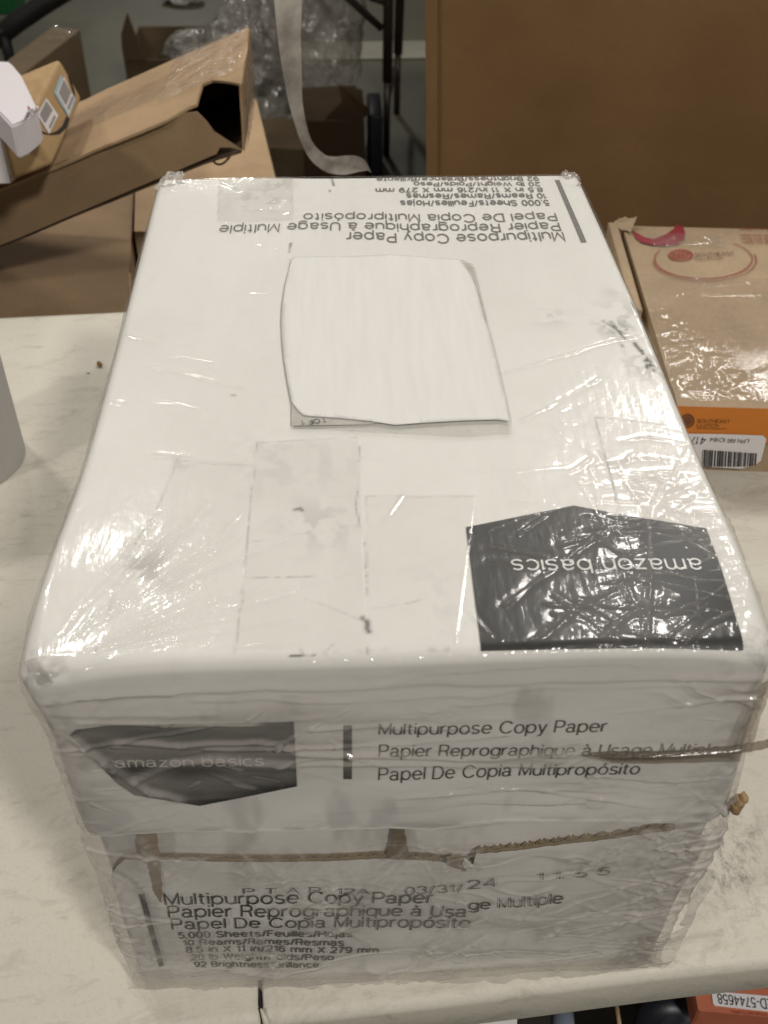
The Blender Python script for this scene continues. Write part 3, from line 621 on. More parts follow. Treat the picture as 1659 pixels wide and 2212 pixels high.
# the rope of twisted film on the right and dark sheets standing for fold shadows
rp = [Fp(1272, 1612)+[0, -.004, 0], Fp(1340, 1606)+[0, -.006, 0], Fp(1450, 1600)+[0, -.007, 0], Fp(1560, 1596)+[0, -.006, 0], Fp(1620, 1596)+[0, -.004, 0], Fp(1675, 1612)+[0, .002, 0]]
rp2 = [np.array(rp[0])*(1-t)+np.array(rp[1])*t if False else None for t in ()]
def smooth_pts(pts, k=8):
    o = []; n = len(pts); pts = [Vector(p) for p in pts]
    for i in range(n-1):
        p0, p1, p2, p3 = pts[max(i-1, 0)], pts[i], pts[i+1], pts[min(i+2, n-1)]
        for j in range(k):
            t = j/k; o.append(.5*((2*p1)+(p2-p0)*t+(2*p0-5*p1+4*p2-p3)*t*t+(3*p1-p0-3*p2+p3)*t**3))
    return o+[pts[-1]]
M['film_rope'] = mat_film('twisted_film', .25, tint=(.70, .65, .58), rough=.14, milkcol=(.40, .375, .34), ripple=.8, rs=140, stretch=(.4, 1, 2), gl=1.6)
sp = smooth_pts(rp); tube('film_rope', sp, [.0006+.0013*min(1, i/6)*(1+.14*math.sin(i*1.7)) for i in range(len(sp))], M['film_rope'], BOX, 12, .8)
crumple('film_fold_shade', quad(Fp(1640, 1462)+[0, -.003, 0], Fp(1668, 1455)+[0, -.002, 0], Fp(1612, 1596)+[0, -.006, 0], Fp(1582, 1596)+[0, -.0055, 0]), 20, 50, .0015, 90, M['film_rope'], BOX, 51, .10)  # dark-tinted sheet put in for the shadow of a film fold
crumple('film_fold_shade', quad(Fp(1290, 1622)+[0, -.003, 0], Fp(1600, 1605)+[0, -.004, 0], Fp(1596, 1632)+[0, -.0035, 0], Fp(1330, 1638)+[0, -.0028, 0]), 80, 14, .0015, 60, M['film_rope'], BOX, 52, .05)  # dark-tinted sheet for the shadow just below the rope
# shred of torn board at the right, below the lid
M['shred'] = mat_card('torn_board', (.36, .25, .13), scale=5)
def lump(name, c, size, mat, par, seed, sub=3, amp=.5, f=120):
    bm = bmesh.new(); bmesh.ops.create_icosphere(bm, subdivisions=sub, radius=1)
    Pn = np.array([v.co[:] for v in bm.verts]); Fc = [tuple(v.index for v in f_.verts) for f_ in bm.faces]; bm.free()
    Q = Pn*np.array(size); d = (fbm(Q+seed, f, seed, 3)-.5)*2*amp
    return mesh(name, np.array(c)+Q*(1+d[:, None]), Fc, mat, par, False)
sc = Fp(1588, 1738)
lump('torn_board', sc, (.0035, .004, .0052), M['shred'], BOX, 4, 3, .7, 260)
lump('torn_board', sc+[.003, 0, .0045], (.0022, .003, .0022), M['shred'], BOX, 5, 2, .7, 300)
lump('torn_board', sc+[-.003, .001, -.006], (.0022, .003, .0045), M['white_in'], BOX, 6, 2, .6, 260)

# packing slip pouch and sheet stuck to the top
def sheet(name, pts, z, mat, par, bulge=.0003, thick=.00006, step=.004):
    P3 = [onz(x, y, H) for x, y in pts]; bm = bmesh.new(); bm.faces.new([bm.verts.new((p[0], p[1], 0)) for p in P3]); bmesh.ops.triangulate(bm, faces=bm.faces[:])
    for _ in range(6):
        es = [e for e in bm.edges if e.calc_length() > step]
        if not es: break
        bmesh.ops.subdivide_edges(bm, edges=es, cuts=1); bmesh.ops.triangulate(bm, faces=bm.faces[:])
    bm.verts.ensure_lookup_table(); P = np.array([v.co[:] for v in bm.verts]); Fc = [tuple(v.index for v in f.verts) for f in bm.faces]; bm.free()
    P[:, 2] = H; base = deform(P); base[:, 2] += z + bulge*fbm(P, (30, 12, 1), 3, 2)
    o = mesh(name, base, Fc, mat, par, True)
    if thick: md = o.modifiers.new('s', 'SOLIDIFY'); md.thickness = thick; md.offset = -1
    return o
M['slip'] = mat_plain('slip_paper', (.71, .70, .67), .85, var=.10, scale=60, bmp=.25, spec=.15, stretch=(3.5, .35, 1))
M['pouch'] = mat_film('pouch_film', .35, tint=(.93, .93, .92), rough=.12, milkcol=(.62, .6, .56), ripple=.5)
M['pouch_paper'] = mat_plain('printed_slip', (.60, .58, .53), .7, var=.45, scale=140, bmp=.1)
def arc(a, b, bulge, n=10):
    a = np.array(a, float); b = np.array(b, float); d = b-a; nn = np.array([d[1], -d[0]]); return [tuple(a+d*t+nn*bulge*4*t*(1-t)) for t in np.linspace(0, 1, n, endpoint=False)]
out = [(632, 566), (640, 564), (740, 565), (850, 560), (930, 565), (994, 570), (1016, 605), (1027, 632), (1035, 660), (1041, 682), (1046, 700), (1057, 728), (1071, 777), (1090, 855), (1101, 910), (1075, 906), (1002, 908), (910, 914), (854, 919), (799, 911), (726, 905), (680, 903), (656, 901), (643, 890), (630, 872), (621, 826), (614, 781), (610, 740), (608, 700), (610, 665), (616, 625), (624, 592)]
slip = sheet('packing_slip', out, .0016, M['slip'], BOX)
sheet('slip_pouch', [(625, 566), (1000, 571), (1024, 582), (1048, 690), (1100, 900), (1107, 936), (1000, 943), (850, 936), (700, 930), (630, 927)], .0013, M['pouch'], BOX, .0006, 0)
sheet('slip_underside', [(632, 600), (1012, 575), (1020, 590), (1048, 690), (1060, 800), (880, 906), (790, 916), (630, 922)], .0009, M['pouch_paper'], BOX, .0006, 0)
PT, PF = text_uv('1 OF 1', (703, 908), (652, 914), (705, 917), T, .14); PT = deform(PT)+LAY[0]; PT[:, 2] += .0022; mesh('slip_lettering', PT, PF, M['ink'], BOX)
PT, PF = text_uv('- -', (800, 912), (786, 912), (800, 916), T); PT = deform(PT)+LAY[0]; PT[:, 2] += .0022; mesh('slip_lettering', PT, PF, M['ink'], BOX)

# ================================================================== TABLE
YAW = math.atan(.073)
m, nt, N, L, Pb = nodes('table_plastic'); M['table'] = m
a = noise(N, L, 6, 5, .6); b = noise(N, L, 380, 3, .7); s1 = noise(N, L, 34, 6, .75, stretch=(.6, 1.4, 1), dist=1.5)
c = mixc(N, L, a, (.54, .51, .43), (.66, .63, .545))
c = mixc(N, L, mathn(N, L, 'MULTIPLY', ramp(N, L, s1, [(.52, (0, 0, 0)), (.74, (1, 1, 1))]), .60), c, (.32, .29, .235))
c = mixc(N, L, mathn(N, L, 'MULTIPLY', ramp(N, L, b, [(.5, (0, 0, 0)), (.7, (1, 1, 1))]), .16), c, (.3, .26, .2))
# the black rub mark beside the box
tc = N.new('ShaderNodeTexCoord'); sep = N.new('ShaderNodeSeparateXYZ'); L.new(tc.outputs['Object'], sep.inputs[0])
sm = onz(1545, 1850); cc, ss = math.cos(-YAW), math.sin(-YAW)
TY0 = -.0247*math.cos(YAW)
lx = cc*sm[0]-ss*sm[1]; ly = ss*sm[0]+cc*sm[1]
gx = mathn(N, L, 'MULTIPLY', mathn(N, L, 'SUBTRACT', sep.outputs[0], lx), 26); gy = mathn(N, L, 'MULTIPLY', mathn(N, L, 'SUBTRACT', sep.outputs[1], ly), 30)
g = mathn(N, L, 'POWER', 2.718, mathn(N, L, 'MULTIPLY', mathn(N, L, 'ADD', mathn(N, L, 'MULTIPLY', gx, gx), mathn(N, L, 'MULTIPLY', gy, gy)), -1))
rub = ramp(N, L, noise(N, L, 130, 5, .8, stretch=(1, .5, 1)), [(.47, (0, 0, 0)), (.66, (1, 1, 1))])
c = mixc(N, L, mathn(N, L, 'MULTIPLY', mathn(N, L, 'MULTIPLY', rub, g), .8), c, (.05, .045, .04))
L.new(c, Pb.inputs['Base Color']); Pb.inputs['Roughness'].default_value = .52; Pb.inputs['Specular IOR Level'].default_value = .35
L.new(bump(N, L, noise(N, L, 700, 2), .25, .0006, bump(N, L, noise(N, L, 70, 4), .2, .001)), Pb.inputs['Normal'])
M['steel'] = mat_plain('grey_steel', (.20, .19, .18), .45, .6)
TBL = thing('plastic_table', 'speckled off-white plastic folding table with a rounded lip under the copy paper box', 'table', (0, 0, 0), (0, 0, YAW))
D = .7334*math.cos(YAW)
seam = onz(566, 2150)[0]; SX = cc*seam-ss*(-.02)
def table_half(x0, x1):
    # cross-section (y, z) swept along x; rounded lip at front and back
    prof = [(TY0+.035, -.036), (TY0+.010, -.036), (TY0+.0045, -.040), (TY0, -.0405), (TY0-.003, -.034), (TY0-.003, -.0165)]
    prof += [(TY0+.006-.009*math.cos(t), -.0095+.0075*math.sin(t)) for t in np.linspace(0, math.pi/2, 9)]
    prof += [(TY0+.012, -.0008), (TY0+.018, 0)] + [(TY0+.018+(D-.03)*t, 0) for t in (.02, .1, .3, .6, .9, 1)] + [(TY0+D-.004, -.002), (TY0+D, -.008), (TY0+D, -.035), (TY0+D-.03, -.036)]
    xs_ = [x0, x0+.0015] + list(np.linspace(x0+.01, x1-.01, 60)) + [x1-.0015, x1]
    V = []; n = len(prof)
    for i, x in enumerate(xs_):
        e = .0015 if i in (0, len(xs_)-1) else 0
        for (y, z) in prof: V.append((x, y + .0004*math.sin(x*31+z*40), z - (e if z > -.03 else -e*.3)))
    F = [(i*n+j, (i+1)*n+j, (i+1)*n+j+1, i*n+j+1) for i in range(len(xs_)-1) for j in range(n-1)] + [tuple(range(n)), tuple((len(xs_)-1)*n+k for k in range(n))[::-1]]
    return mesh('table_top', V, F, M['table'], TBL, True)
table_half(-.75, SX-.0007); table_half(SX+.0007, 1.05)
# bent sliver of plastic at the seam
tube('seam_burr', [(SX+.0, TY0+.004, .0002), (SX+.002, TY0-.001, -.004), (SX+.0045, TY0-.0035, -.014), (SX+.001, TY0-.004, -.024)], [.0006, .0018, .0022, .0005], M['table'], TBL, 6)
mesh('seam_gap', [(SX-.0006, TY0+.03, -.0003), (SX+.0010, TY0+.03, -.0003), (SX+.0035, TY0-.0032, -.012), (SX+.0016, TY0-.0034, -.022), (SX-.0002, TY0-.0036, -.014), (SX-.0008, TY0+.006, -.0004)], [(0, 1, 2, 3, 4, 5)], M['ink'], TBL)
for lx_ in (-.62, .92):
    for ly_ in (.06, .62):
        tube('table_leg', [(lx_, ly_, -.03), (lx_, ly_, -.738)], .0125, M['steel'], TBL)

# ================================================================== THINGS ON THE TABLE
M['roll'] = mat_plain('grey_white_paper', (.40, .39, .37), .7, var=.06, scale=20, bmp=.05)
cx, cy, cr_, chh = -.197, .455, .047, .115
roll = thing('paper_roll', 'plain pale grey paper roll standing on the table at the left edge of the picture', 'roll', (cx, cy, 0))
n = 64; V = []
for z, r in ((.0, cr_-.0008), (.001, cr_), (chh-.001, cr_), (chh, cr_-.001), (chh, .014), (chh-.02, .0135), (.0, .0135)):
    V += [(r*math.cos(2*math.pi*k/n), r*math.sin(2*math.pi*k/n), z) for k in range(n)]
F = [(j*n+k, j*n+(k+1) % n, (j+1)*n+(k+1) % n, (j+1)*n+k) for j in range(6) for k in range(n)] + [tuple(6*n+k for k in range(n))]
mesh('wound_paper', V, F, M['roll'], roll, False)
V = [((cr_+.0012*k/20)*math.cos(-1.3+k*.02), (cr_+.0012*k/20)*math.sin(-1.3+k*.02), z) for k in range(22) for z in (.0005, chh-.001)]
mesh('loose_end', V, [(2*k, 2*k+2, 2*k+3, 2*k+1) for k in range(21)], M['roll'], roll, True)
M['chip'] = mat_card('tan_chip', (.30, .18, .07), scale=6)
q = onz(215, 790)
ch = lump('wood_chip', (0, 0, 0), (.0022, .0045, .0022), M['chip'], None, 3, 2, .4, 200); ch.location = (q[0], q[1], .0022); ch.rotation_euler = (0, 0, .5)
tag(ch, 'tiny tan chip of debris lying on the table left of the copy paper box', 'debris')
q = onz(191, 806); pc = lump('foam_crumb', (0, 0, 0), (.0017, .0012, .0008), M['ink_white'], None, 3, 2, .3, 400); pc.location = (q[0], q[1], .0009)
tag(pc, 'tiny white crumb on the table beside the tan chip', 'debris')

# ---- orange-fronted carton
M['tan'] = mat_card('tan_board', (.47, .35, .225), flute=0)
M['orange'] = mat_plain('orange_print', (.62, .20, .025), .5, var=.12)
M['label'] = mat_plain('label_paper', (.74, .72, .73), .6, var=.05, bmp=.03)
M['red'] = mat_plain('red_print', (.26, .018, .03), .5, var=.2)
M['redring'] = mat_plain('rust_ring_print', (.32, .055, .03), .6, var=.3)
M['brown_ink'] = mat_plain('brown_ink', (.13, .06, .03), .6, var=.3)
OY = math.radians(-4.7)
OB = thing('orange_carton', 'tan carton with orange front strip, barcode label and red ring logo on its glossy top', 'box', (.392, .423, 0), (0, 0, OY))
ow, od, oh = .30, .318, .066
def bent_box(name, w_, d_, h_, mat, par, amp=.002, n=14, seed=1):
    bm = bmesh.new(); bmesh.ops.create_cube(bm, size=1); bmesh.ops.subdivide_edges(bm, edges=bm.edges[:], cuts=n, use_grid_fill=True)
    Pn = np.array([v.co[:] for v in bm.verts])+.5; Fc = [tuple(v.index for v in f.verts) for f in bm.faces]; bm.free()
    Pn = Pn*[w_, d_, h_]; dsp = np.stack([fbm(Pn, 9, seed+k, 3)-.5 for k in range(3)], 1)*amp; dsp[:, 2] *= (Pn[:, 2] > 1e-4)
    return mesh(name, Pn+dsp, Fc, mat, par, False)
obx = bent_box('carton_body', ow, od, oh, M['tan'], OB, .002)
def oloc(p):  # world -> carton frame
    d = np.array(p)-np.array([.392, .423, 0]); c_, s_ = math.cos(-OY), math.sin(-OY); return np.array([c_*d[0]-s_*d[1], s_*d[0]+c_*d[1], d[2]])
Ot = lambda x, y: oloc(onz(x, y, oh)); 
def Of(x, y):   # front face of the carton, pixel -> local
    n_ = np.array([math.sin(OY), -math.cos(OY), 0]); d = ray(x, y); t = ((np.array([.392, .423, 0])-CV)@n_)/(d@n_); return oloc(CV+t*d)
def flat_text(name, s, p0, p1, top, fn, mat, par, off):
    Pp, Ff = text_uv(s, p0, p1, top, fn, .13); return mesh(name, Pp+LAY[0]+np.array(off), Ff, mat, par)
def flat_poly(name, pts, fn, mat, par, off):
    return mesh(name, [np.array(fn(*p))+np.array(off) for p in pts], [tuple(range(len(pts)))], mat, par)
ZO = [0, 0, .0018]; FO = [0, -.0027, 0]
box_obj('side_flap', (-.016, od*.45, .0), (-.0065, od, oh+.004), M['tan'], OB, .001)
# lifted front flap panel with rounded corner, orange strip, label
box_obj('orange_strip', (0, -.0022, oh*.48), (ow, -.0010, oh+.0010), M['orange'], OB, .0002)
mesh('flap_edge', [(0, -.0022, oh+.0012), (ow, -.0022, oh+.0012), (ow, .028, oh+.0026), (0, .028, oh+.0026)], [(0, 1, 2, 3)], M['tan'], OB)
lab = flat_poly('barcode_label', [(1470, 928), (1480, 932), (1560, 933), (1646, 936), (1654, 944), (1642, 990), (1632, 998), (1600, 1008), (1530, 1004), (1490, 1000)], Of, M['label'], OB, [0, -.0030, 0])
rb = random.Random(8); x = 1516.0
bars = []
while x < 1632:
    wpx = rb.choice((1.2, 1.2, 2.2, 3.2)); bars.append((x, wpx)); x += wpx+rb.choice((1.3, 1.3, 2.2, 3.0))
BV = []; BF = []
for (x, wpx) in bars:
    k = len(BV); t = (x-1516)/116; y0 = 966+2*t*4; y1 = 1003-9*max(0, t-.8)*2
    for (a, b) in ((x, y0), (x+wpx, y0), (x+wpx-2.2, y1), (x-2.2, y1)): BV.append(Of(a, b)+np.array([0, -.0034, 0]))
    BF.append((k, k+1, k+2, k+3))
tag(mesh('barcode', BV, BF, M['ink'], lab), kind='stuff')
flat_text('label_lettering', 'LPN RR IO164', (1617, 944), (1533, 940), (1616, 952), Of, M['ink'], lab, [0, -.0034, 0])
flat_text('label_lettering', '417', (1526, 940), (1492, 938), (1525, 955), Of, M['ink'], lab, [0, -.0034, 0])
flat_text('maker_lettering', 'SOUTHEAST', (1504, 908), (1574, 910), (1504, 901), Of, M['brown_ink'], OB, FO)
flat_text('maker_lettering', 'CLUTCH', (1503, 918), (1550, 919), (1503, 911), Of, M['brown_ink'], OB, FO)
flat_poly('lettering_rule', [(1503, 921), (1568, 922), (1568, 923), (1503, 922)], Of, M['brown_ink'], OB, FO)
def ring(name, c, rx, ry, w_, fn, mat, par, off, a0=0, a1=6.2832, n=72, wf=lambda t: 1):
    Vv = []; Ff = []
    for k in range(n+1):
        t = a0+(a1-a0)*k/n; ww = w_*wf(t)
        for s in (0, 1): Vv.append(np.array(fn(c[0]+(rx+s*ww)*math.cos(t), c[1]+(ry+s*ww*ry/rx)*math.sin(t)))+np.array(off))
        if k < n: Ff.append((2*k, 2*k+1, 2*k+3, 2*k+2))
    return mesh(name, Vv, Ff, mat, par)
def emblem(c, R, asp, fn, mat, par, off):
    for r, w_ in ((R*.80, R*.20), (R*.50, R*.16), (R*.12, R*.18)): ring('emblem_ring', c, r, r*asp, w_, fn, mat, par, off, n=36)
    for k in range(16):
        t = k*math.pi/8; flat_poly('emblem_spoke', [(c[0]+r*math.cos(t+s), c[1]+r*asp*math.sin(t+s)) for r, s in ((R*.32, -.1), (R*.44, -.1), (R*.44, .1), (R*.32, .1))], fn, mat, par, off)
ring('ring_print', (1519, 562), 104, 42, 3.4, Ot, M['redring'], OB, ZO, -.9, 3.6, wf=lambda t: .6+.9*max(0, math.sin(t)))
ring('ring_print', (1522, 565), 110, 46, 2.2, Ot, M['redring'], OB, ZO, -.3, 3.1)
emblem((1470, 554), 27, .46, Ot, M['redring'], OB, ZO); emblem((1484, 905), 15, 1.0, Of, M['brown_ink'], OB, FO)
flat_text('maker_lettering', 'SOUTHEAST', (1503, 556), (1588, 554), (1504, 549), Ot, M['brown_ink'], OB, ZO)
flat_text('maker_lettering', 'CLUTCH', (1502, 564), (1562, 563), (1503, 558), Ot, M['brown_ink'], OB, ZO)
for i_, (yy, a_, b_) in enumerate(((500, 1598, 1720), (513, 1600, 1720), (521, 1602, 1720), (528, 1606, 1720))): flat_text('handling_lettering', 'HANDLE WITH CARE NO HOOKS' if i_ == 0 else 'MADE FOR SERVICE REPAIR', (a_, yy), (b_, yy+3), (a_, yy-5), Ot, M['redring'], OB, ZO)
flat_poly('red_mark', [(1365, 500), (1375, 506), (1392, 516), (1412, 520), (1440, 508), (1455, 497), (1462, 488), (1474, 492), (1479, 505), (1477, 520), (1462, 532), (1432, 534), (1404, 532), (1385, 527), (1372, 517)], Ot, M['red'], OB, ZO)
# glossy tape / film over its top
def card_film(name, w_, d_, z, x0, y0, nu, nv, par, seed, amp=.0022, milk=.03):
    u, v = np.meshgrid(np.linspace(x0, x0+w_, nu), np.linspace(y0, y0+d_, nv), indexing='ij'); P_ = np.stack([u.ravel(), v.ravel(), np.full(nu*nv, 0.)], 1)
    r_ = 1-np.abs(2*fbm(P_, (28, 34, 1), seed, 4)-1); r2_ = 1-np.abs(2*fbm(P_, (80, 60, 1), seed+9, 3)-1)
    cl = np.clip((fbm(P_, 16, seed+4, 2)-.56)*6, 0, 1)
    hz_ = np.clip(r_-.8, 0, 1)*amp*4*cl + np.clip(r2_-.9, 0, 1)*amp*2.5*cl
    for k in range(9):
        rr_ = random.Random(seed*31+k); a = np.array([rr_.uniform(x0, x0+w_*.5), rr_.uniform(y0, y0+d_), 0]); b = a+np.array([rr_.uniform(.04, .2), rr_.uniform(.0, .08), 0]); dd, t = seg_dist(P_+(fbm(P_, 40, 3, 2)-.5)[:, None]*.006, a, b)
        hz_ += .0014*np.exp(-(dd/.0012)**2)
    P_[:, 2] = z+.0005+hz_; return np_mesh(name, P_, grid_faces(nu, nv), M['film_card'], par, True, {'milk': np.full(nu*nv, milk)})
card_film('glossy_tape', ow, .205, oh+.0025, .0, .005, 320, 230, OB, 3)
card_film('glossy_tape', .075, .028, oh+.0032, .022, .268, 90, 40, OB, 7)
crumple('torn_corner', quad((-.016, od, oh), (-.004, od+.002, oh+.008), (.012, od+.002, oh+.010), (.004, od-.02, oh+.002)), 14, 14, .006, 100, M['tan'], OB, 15)

# ================================================================== BEHIND THE TABLE
FZ = -.74
m, nt, N, L, Pb = nodes('concrete'); M['concrete'] = m
a = noise(N, L, 1.3, 6, .65); b = noise(N, L, 40, 4, .7)
c = mixc(N, L, ramp(N, L, a, [(.35, (0, 0, 0)), (.7, (1, 1, 1))]), (.058, .056, .028), (.100, .095, .055)); c = mixc(N, L, mathn(N, L, 'MULTIPLY', b, .3), c, (.07, .07, .06))
L.new(c, Pb.inputs['Base Color']); Pb.inputs['Roughness'].default_value = .5; L.new(bump(N, L, b, .15, .003), Pb.inputs['Normal'])
tag(mesh('floor', [(-8, -4, FZ), (8, -4, FZ), (8, 14, FZ), (-8, 14, FZ)], [(0, 1, 2, 3)], M['concrete']), kind='structure')
M['paint'] = mat_plain('worn_floor_paint', (.26, .25, .20), .6, var=.3, scale=12)
def FP(x, y, z=FZ): return onz(x, y, z)
# pale strip of paint across the floor
s0, s1_ = FP(560, 90), FP(560, 128)
tag(mesh('painted_floor_stripe', [(-.35, s1_[1]-.03, FZ+.004), (3, s1_[1]+.06, FZ+.004), (3, s0[1]+.06, FZ+.004), (-.35, s0[1]-.03, FZ+.004)], [(0, 1, 2, 3)], M['paint']), kind='structure')

M['bigkraft'] = mat_card('big_kraft', (.205, .117, .050), dark=(.145, .080, .032), scale=.6)
BB = thing('large_brown_carton', 'very large plain brown cardboard box filling the upper right behind the table', 'box', (.2667, .93, FZ), (0, math.radians(-2.64), math.radians(-6.5)))
bw, bd, bh = 1.1, .6, 1.05
bent = bent_box('carton_body', bw, bd, bh, M['bigkraft'], BB, .010, 10, 5)
mesh('corner_crease', [(-.001, -.004, .02), (.012, -.0045, .02), (.012, -.0045, bh-.02), (-.001, -.004, bh-.02)], [(0, 1, 2, 3)], M['bigkraft'], BB)

# carton lying directly behind the table, left
M['kraft_a'] = mat_card('kraft_warm', (.36, .245, .14)); M['kraft_b'] = mat_card('kraft_tan', (.50, .345, .20)); M['kraft_d'] = mat_card('kraft_dull', (.20, .135, .08))
def oriented(name, label, o, rot_deg, dims, mat, amp=.003, seed=2, cat='box'):
    t_ = thing(name, label, cat, o, tuple(math.radians(a_) for a_ in rot_deg)); bent_box('carton_body', *dims, mat, t_, amp, 10, seed); return t_
def prism(name, label, top_px, z, h, mat, cat='box', par_name='carton_body'):
    tp_ = [onz(x_, y_, z) for x_, y_ in top_px]; c_ = sum(tp_)/len(tp_); c_[2] = z-h; t_ = thing(name, label, cat, tuple(c_))
    n_ = len(tp_); V_ = [tuple(p_-c_) for p_ in tp_]+[(p_[0]-c_[0], p_[1]-c_[1], 0) for p_ in tp_]
    bm = bmesh.new(); vs = [bm.verts.new(v_) for v_ in V_]; bm.faces.new(vs[:n_][::-1]); bm.faces.new(vs[n_:])
    for i in range(n_): bm.faces.new([vs[i], vs[(i+1) % n_], vs[(i+1) % n_+n_], vs[i+n_]])
    bmesh.ops.recalc_face_normals(bm, faces=bm.faces[:]); me = bpy.data.meshes.new(par_name); bm.to_mesh(me); bm.free(); link(par_name, me, mat, t_); return t_, c_
A, Ac = prism('shipping_carton', 'closed brown carton directly behind the table under the long torn carton', [(-250, 395), (290, 400), (273, 700), (-250, 712)], -.13, .36, M['kraft_a'])
fa = [onz(276, 585, -.128)-Ac, onz(284, 592, -.128)-Ac, onz(283, 668, -.13)-Ac, onz(275, 668, -.135)-Ac]
mesh('loose_flap', [tuple(p) for p in fa], [(0, 1, 2, 3)], M['kraft_b'], A)
B, Bc = prism('flat_topped_carton', 'light tan flat-topped carton just behind the far left corner of the copy paper box', [(553, 213), (593, 375), (628, 500), (290, 500), (295, 300), (330, 213)], -.12, .38, M['kraft_b'])
# long torn carton, tilted
LO = (-.5679, .9636, -.1710); LR = (0.873, -22.476, -2.679)
LT = thing('long_torn_carton', 'long flat brown carton tilted up to the right with its taped end torn open', 'box', LO, tuple(math.radians(a_) for a_ in LR))
Lr = np.array(Euler([math.radians(a_) for a_ in LR], 'XYZ').to_matrix()); LOv = np.array(LO)
ll, ld, lh = .65, .209, .064
def lpx(x, y, axis, val):     # pixel on a face of the long carton, in its frame
    d = Lr.T@ray(x, y); c_ = Lr.T@(CV-LOv); t = (val-c_[axis])/d[axis]; return c_+t*d
# walls as thin panels; near end of the front wall and the top are torn back to leave a hole
def panel_np(name, outline, mat, par, nrm, thick=.003, amp=.0015, seed=1):
    bm = bmesh.new(); f = bm.faces.new([bm.verts.new(tuple(p)) for p in outline]); bmesh.ops.triangulate(bm, faces=bm.faces[:])
    for _ in range(4):
        es = [e for e in bm.edges if e.calc_length() > .02]
        if not es: break
        bmesh.ops.subdivide_edges(bm, edges=es, cuts=1); bmesh.ops.triangulate(bm, faces=bm.faces[:])
    Pn = np.array([v.co[:] for v in bm.verts]); Fc = [tuple(v.index for v in g.verts) for g in bm.faces]; bm.free()
    Pn = Pn + np.array(nrm)*((fbm(Pn, 14, seed, 3)-.5)*amp*2)[:, None]
    o = mesh(name, Pn, Fc, mat, par, False); md = o.modifiers.new('s', 'SOLIDIFY'); md.thickness = thick; md.offset = 0; return o
fr = [(.10, 0, 0), (.10, 0, lh)] + [tuple(lpx(*q, 1, 0)) for q in ((110, 359), (320, 279), (352, 266), (398, 245))] 
fr += [tuple(lpx(*q, 1, 0)) for q in ((425, 242), (445, 262), (462, 285), (485, 300), (524, 325), (500, 318), (475, 318), (468, 332))] + [tuple(lpx(410, 356, 1, 0))]
panel_np('front_wall', fr, M['kraft_a'], LT, (0, 1, 0), .003, .003, 3)  # dimly lit front put into the colour: darker kraft than the top
tpo = [(.10, 0, lh), (.10, ld, lh), (ll+.002, ld, lh)] + [tuple(lpx(*q, 2, lh)) for q in ((520, 182), (495, 178), (458, 175), (437, 183), (430, 205), (425, 226), (405, 234), (352, 264))]
panel_np('top_wall', tpo, M['kraft_b'], LT, (0, 0, 1), .003, .003, 5)  # same carton in lighter kraft, its brighter lighting put into the colour
e1 = lpx(520, 182, 2, lh); e2 = lpx(526, 326, 1, 0)
wb = LOv+Lr@np.array([ll, ld, lh]); toL = lambda p: Lr.T@(np.array(p)-LOv)
wf = LOv+Lr@np.array(lpx(524, 318, 1, 0)); e3 = toL(ony(545, 205, wb[1])); e2 = toL(ony(527, 325, wf[1])); e4 = toL(ony(536, 60, wb[1]))
panel_np('end_wall', [tuple(e1), tuple(e4), tuple(e3), tuple(e2)], M['kraft_b'], LT, (1, 0, 0), .003, .003, 7)
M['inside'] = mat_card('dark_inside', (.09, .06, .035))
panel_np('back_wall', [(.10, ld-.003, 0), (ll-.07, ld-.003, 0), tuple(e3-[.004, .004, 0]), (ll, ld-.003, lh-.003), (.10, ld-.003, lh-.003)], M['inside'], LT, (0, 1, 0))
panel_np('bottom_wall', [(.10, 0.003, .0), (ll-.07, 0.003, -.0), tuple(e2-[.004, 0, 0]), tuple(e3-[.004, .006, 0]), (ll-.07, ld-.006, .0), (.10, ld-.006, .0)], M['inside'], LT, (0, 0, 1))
u, v = np.meshgrid(np.linspace(ll-.10, ll+.004, 110), np.linspace(.0, ld+.002, 150), indexing='ij'); P_ = np.stack([u.ravel(), v.ravel(), u.ravel()*0], 1)
r_ = 1-np.abs(2*fbm(P_, (60, 60, 1), 12, 4)-1); P_[:, 2] = lh+.0035+np.clip(r_-.7, 0, 1)*.010
hole = onz
keep = P_[:, 1] > .05+.0*P_[:, 0]
Fq = grid_faces(110, 150); Fq = Fq[keep[Fq].all(1)]
np_mesh('glossy_tape', P_, Fq, M['film_card'], LT, True, {'milk': np.full(len(P_), .02)})
u, v = np.meshgrid(np.linspace(.15, ll-.1, 260), np.linspace(.075, .145, 50), indexing='ij'); P_ = np.stack([u.ravel(), v.ravel(), u.ravel()*0], 1)
r_ = 1-np.abs(2*fbm(P_, (40, 60, 1), 19, 4)-1); P_[:, 2] = lh+.0035+np.clip(r_-.8, 0, 1)*.006
np_mesh('glossy_tape', P_, grid_faces(260, 50), M['film_card'], LT, True, {'milk': np.full(len(P_), .0)})
crumple('end_tape', quad(e1+[.004, 0, 0], e4+[.004, 0, 0], e3+[.006, 0, 0], e2+[.004, 0, 0]), 60, 60, .006, 70, M['film_card'], LT, 25, .06)
tag(tube('strap_loop', smooth_pts([ony(x_, y_, 1.0) for x_, y_ in ((460, 336), (460, 346), (468, 354), (480, 354), (492, 344), (498, 334), (494, 327), (483, 325))], 5), .0014, M['kraft_edge'], None, 6), 'small brown loop of strapping hanging below the torn carton end', 'strap')

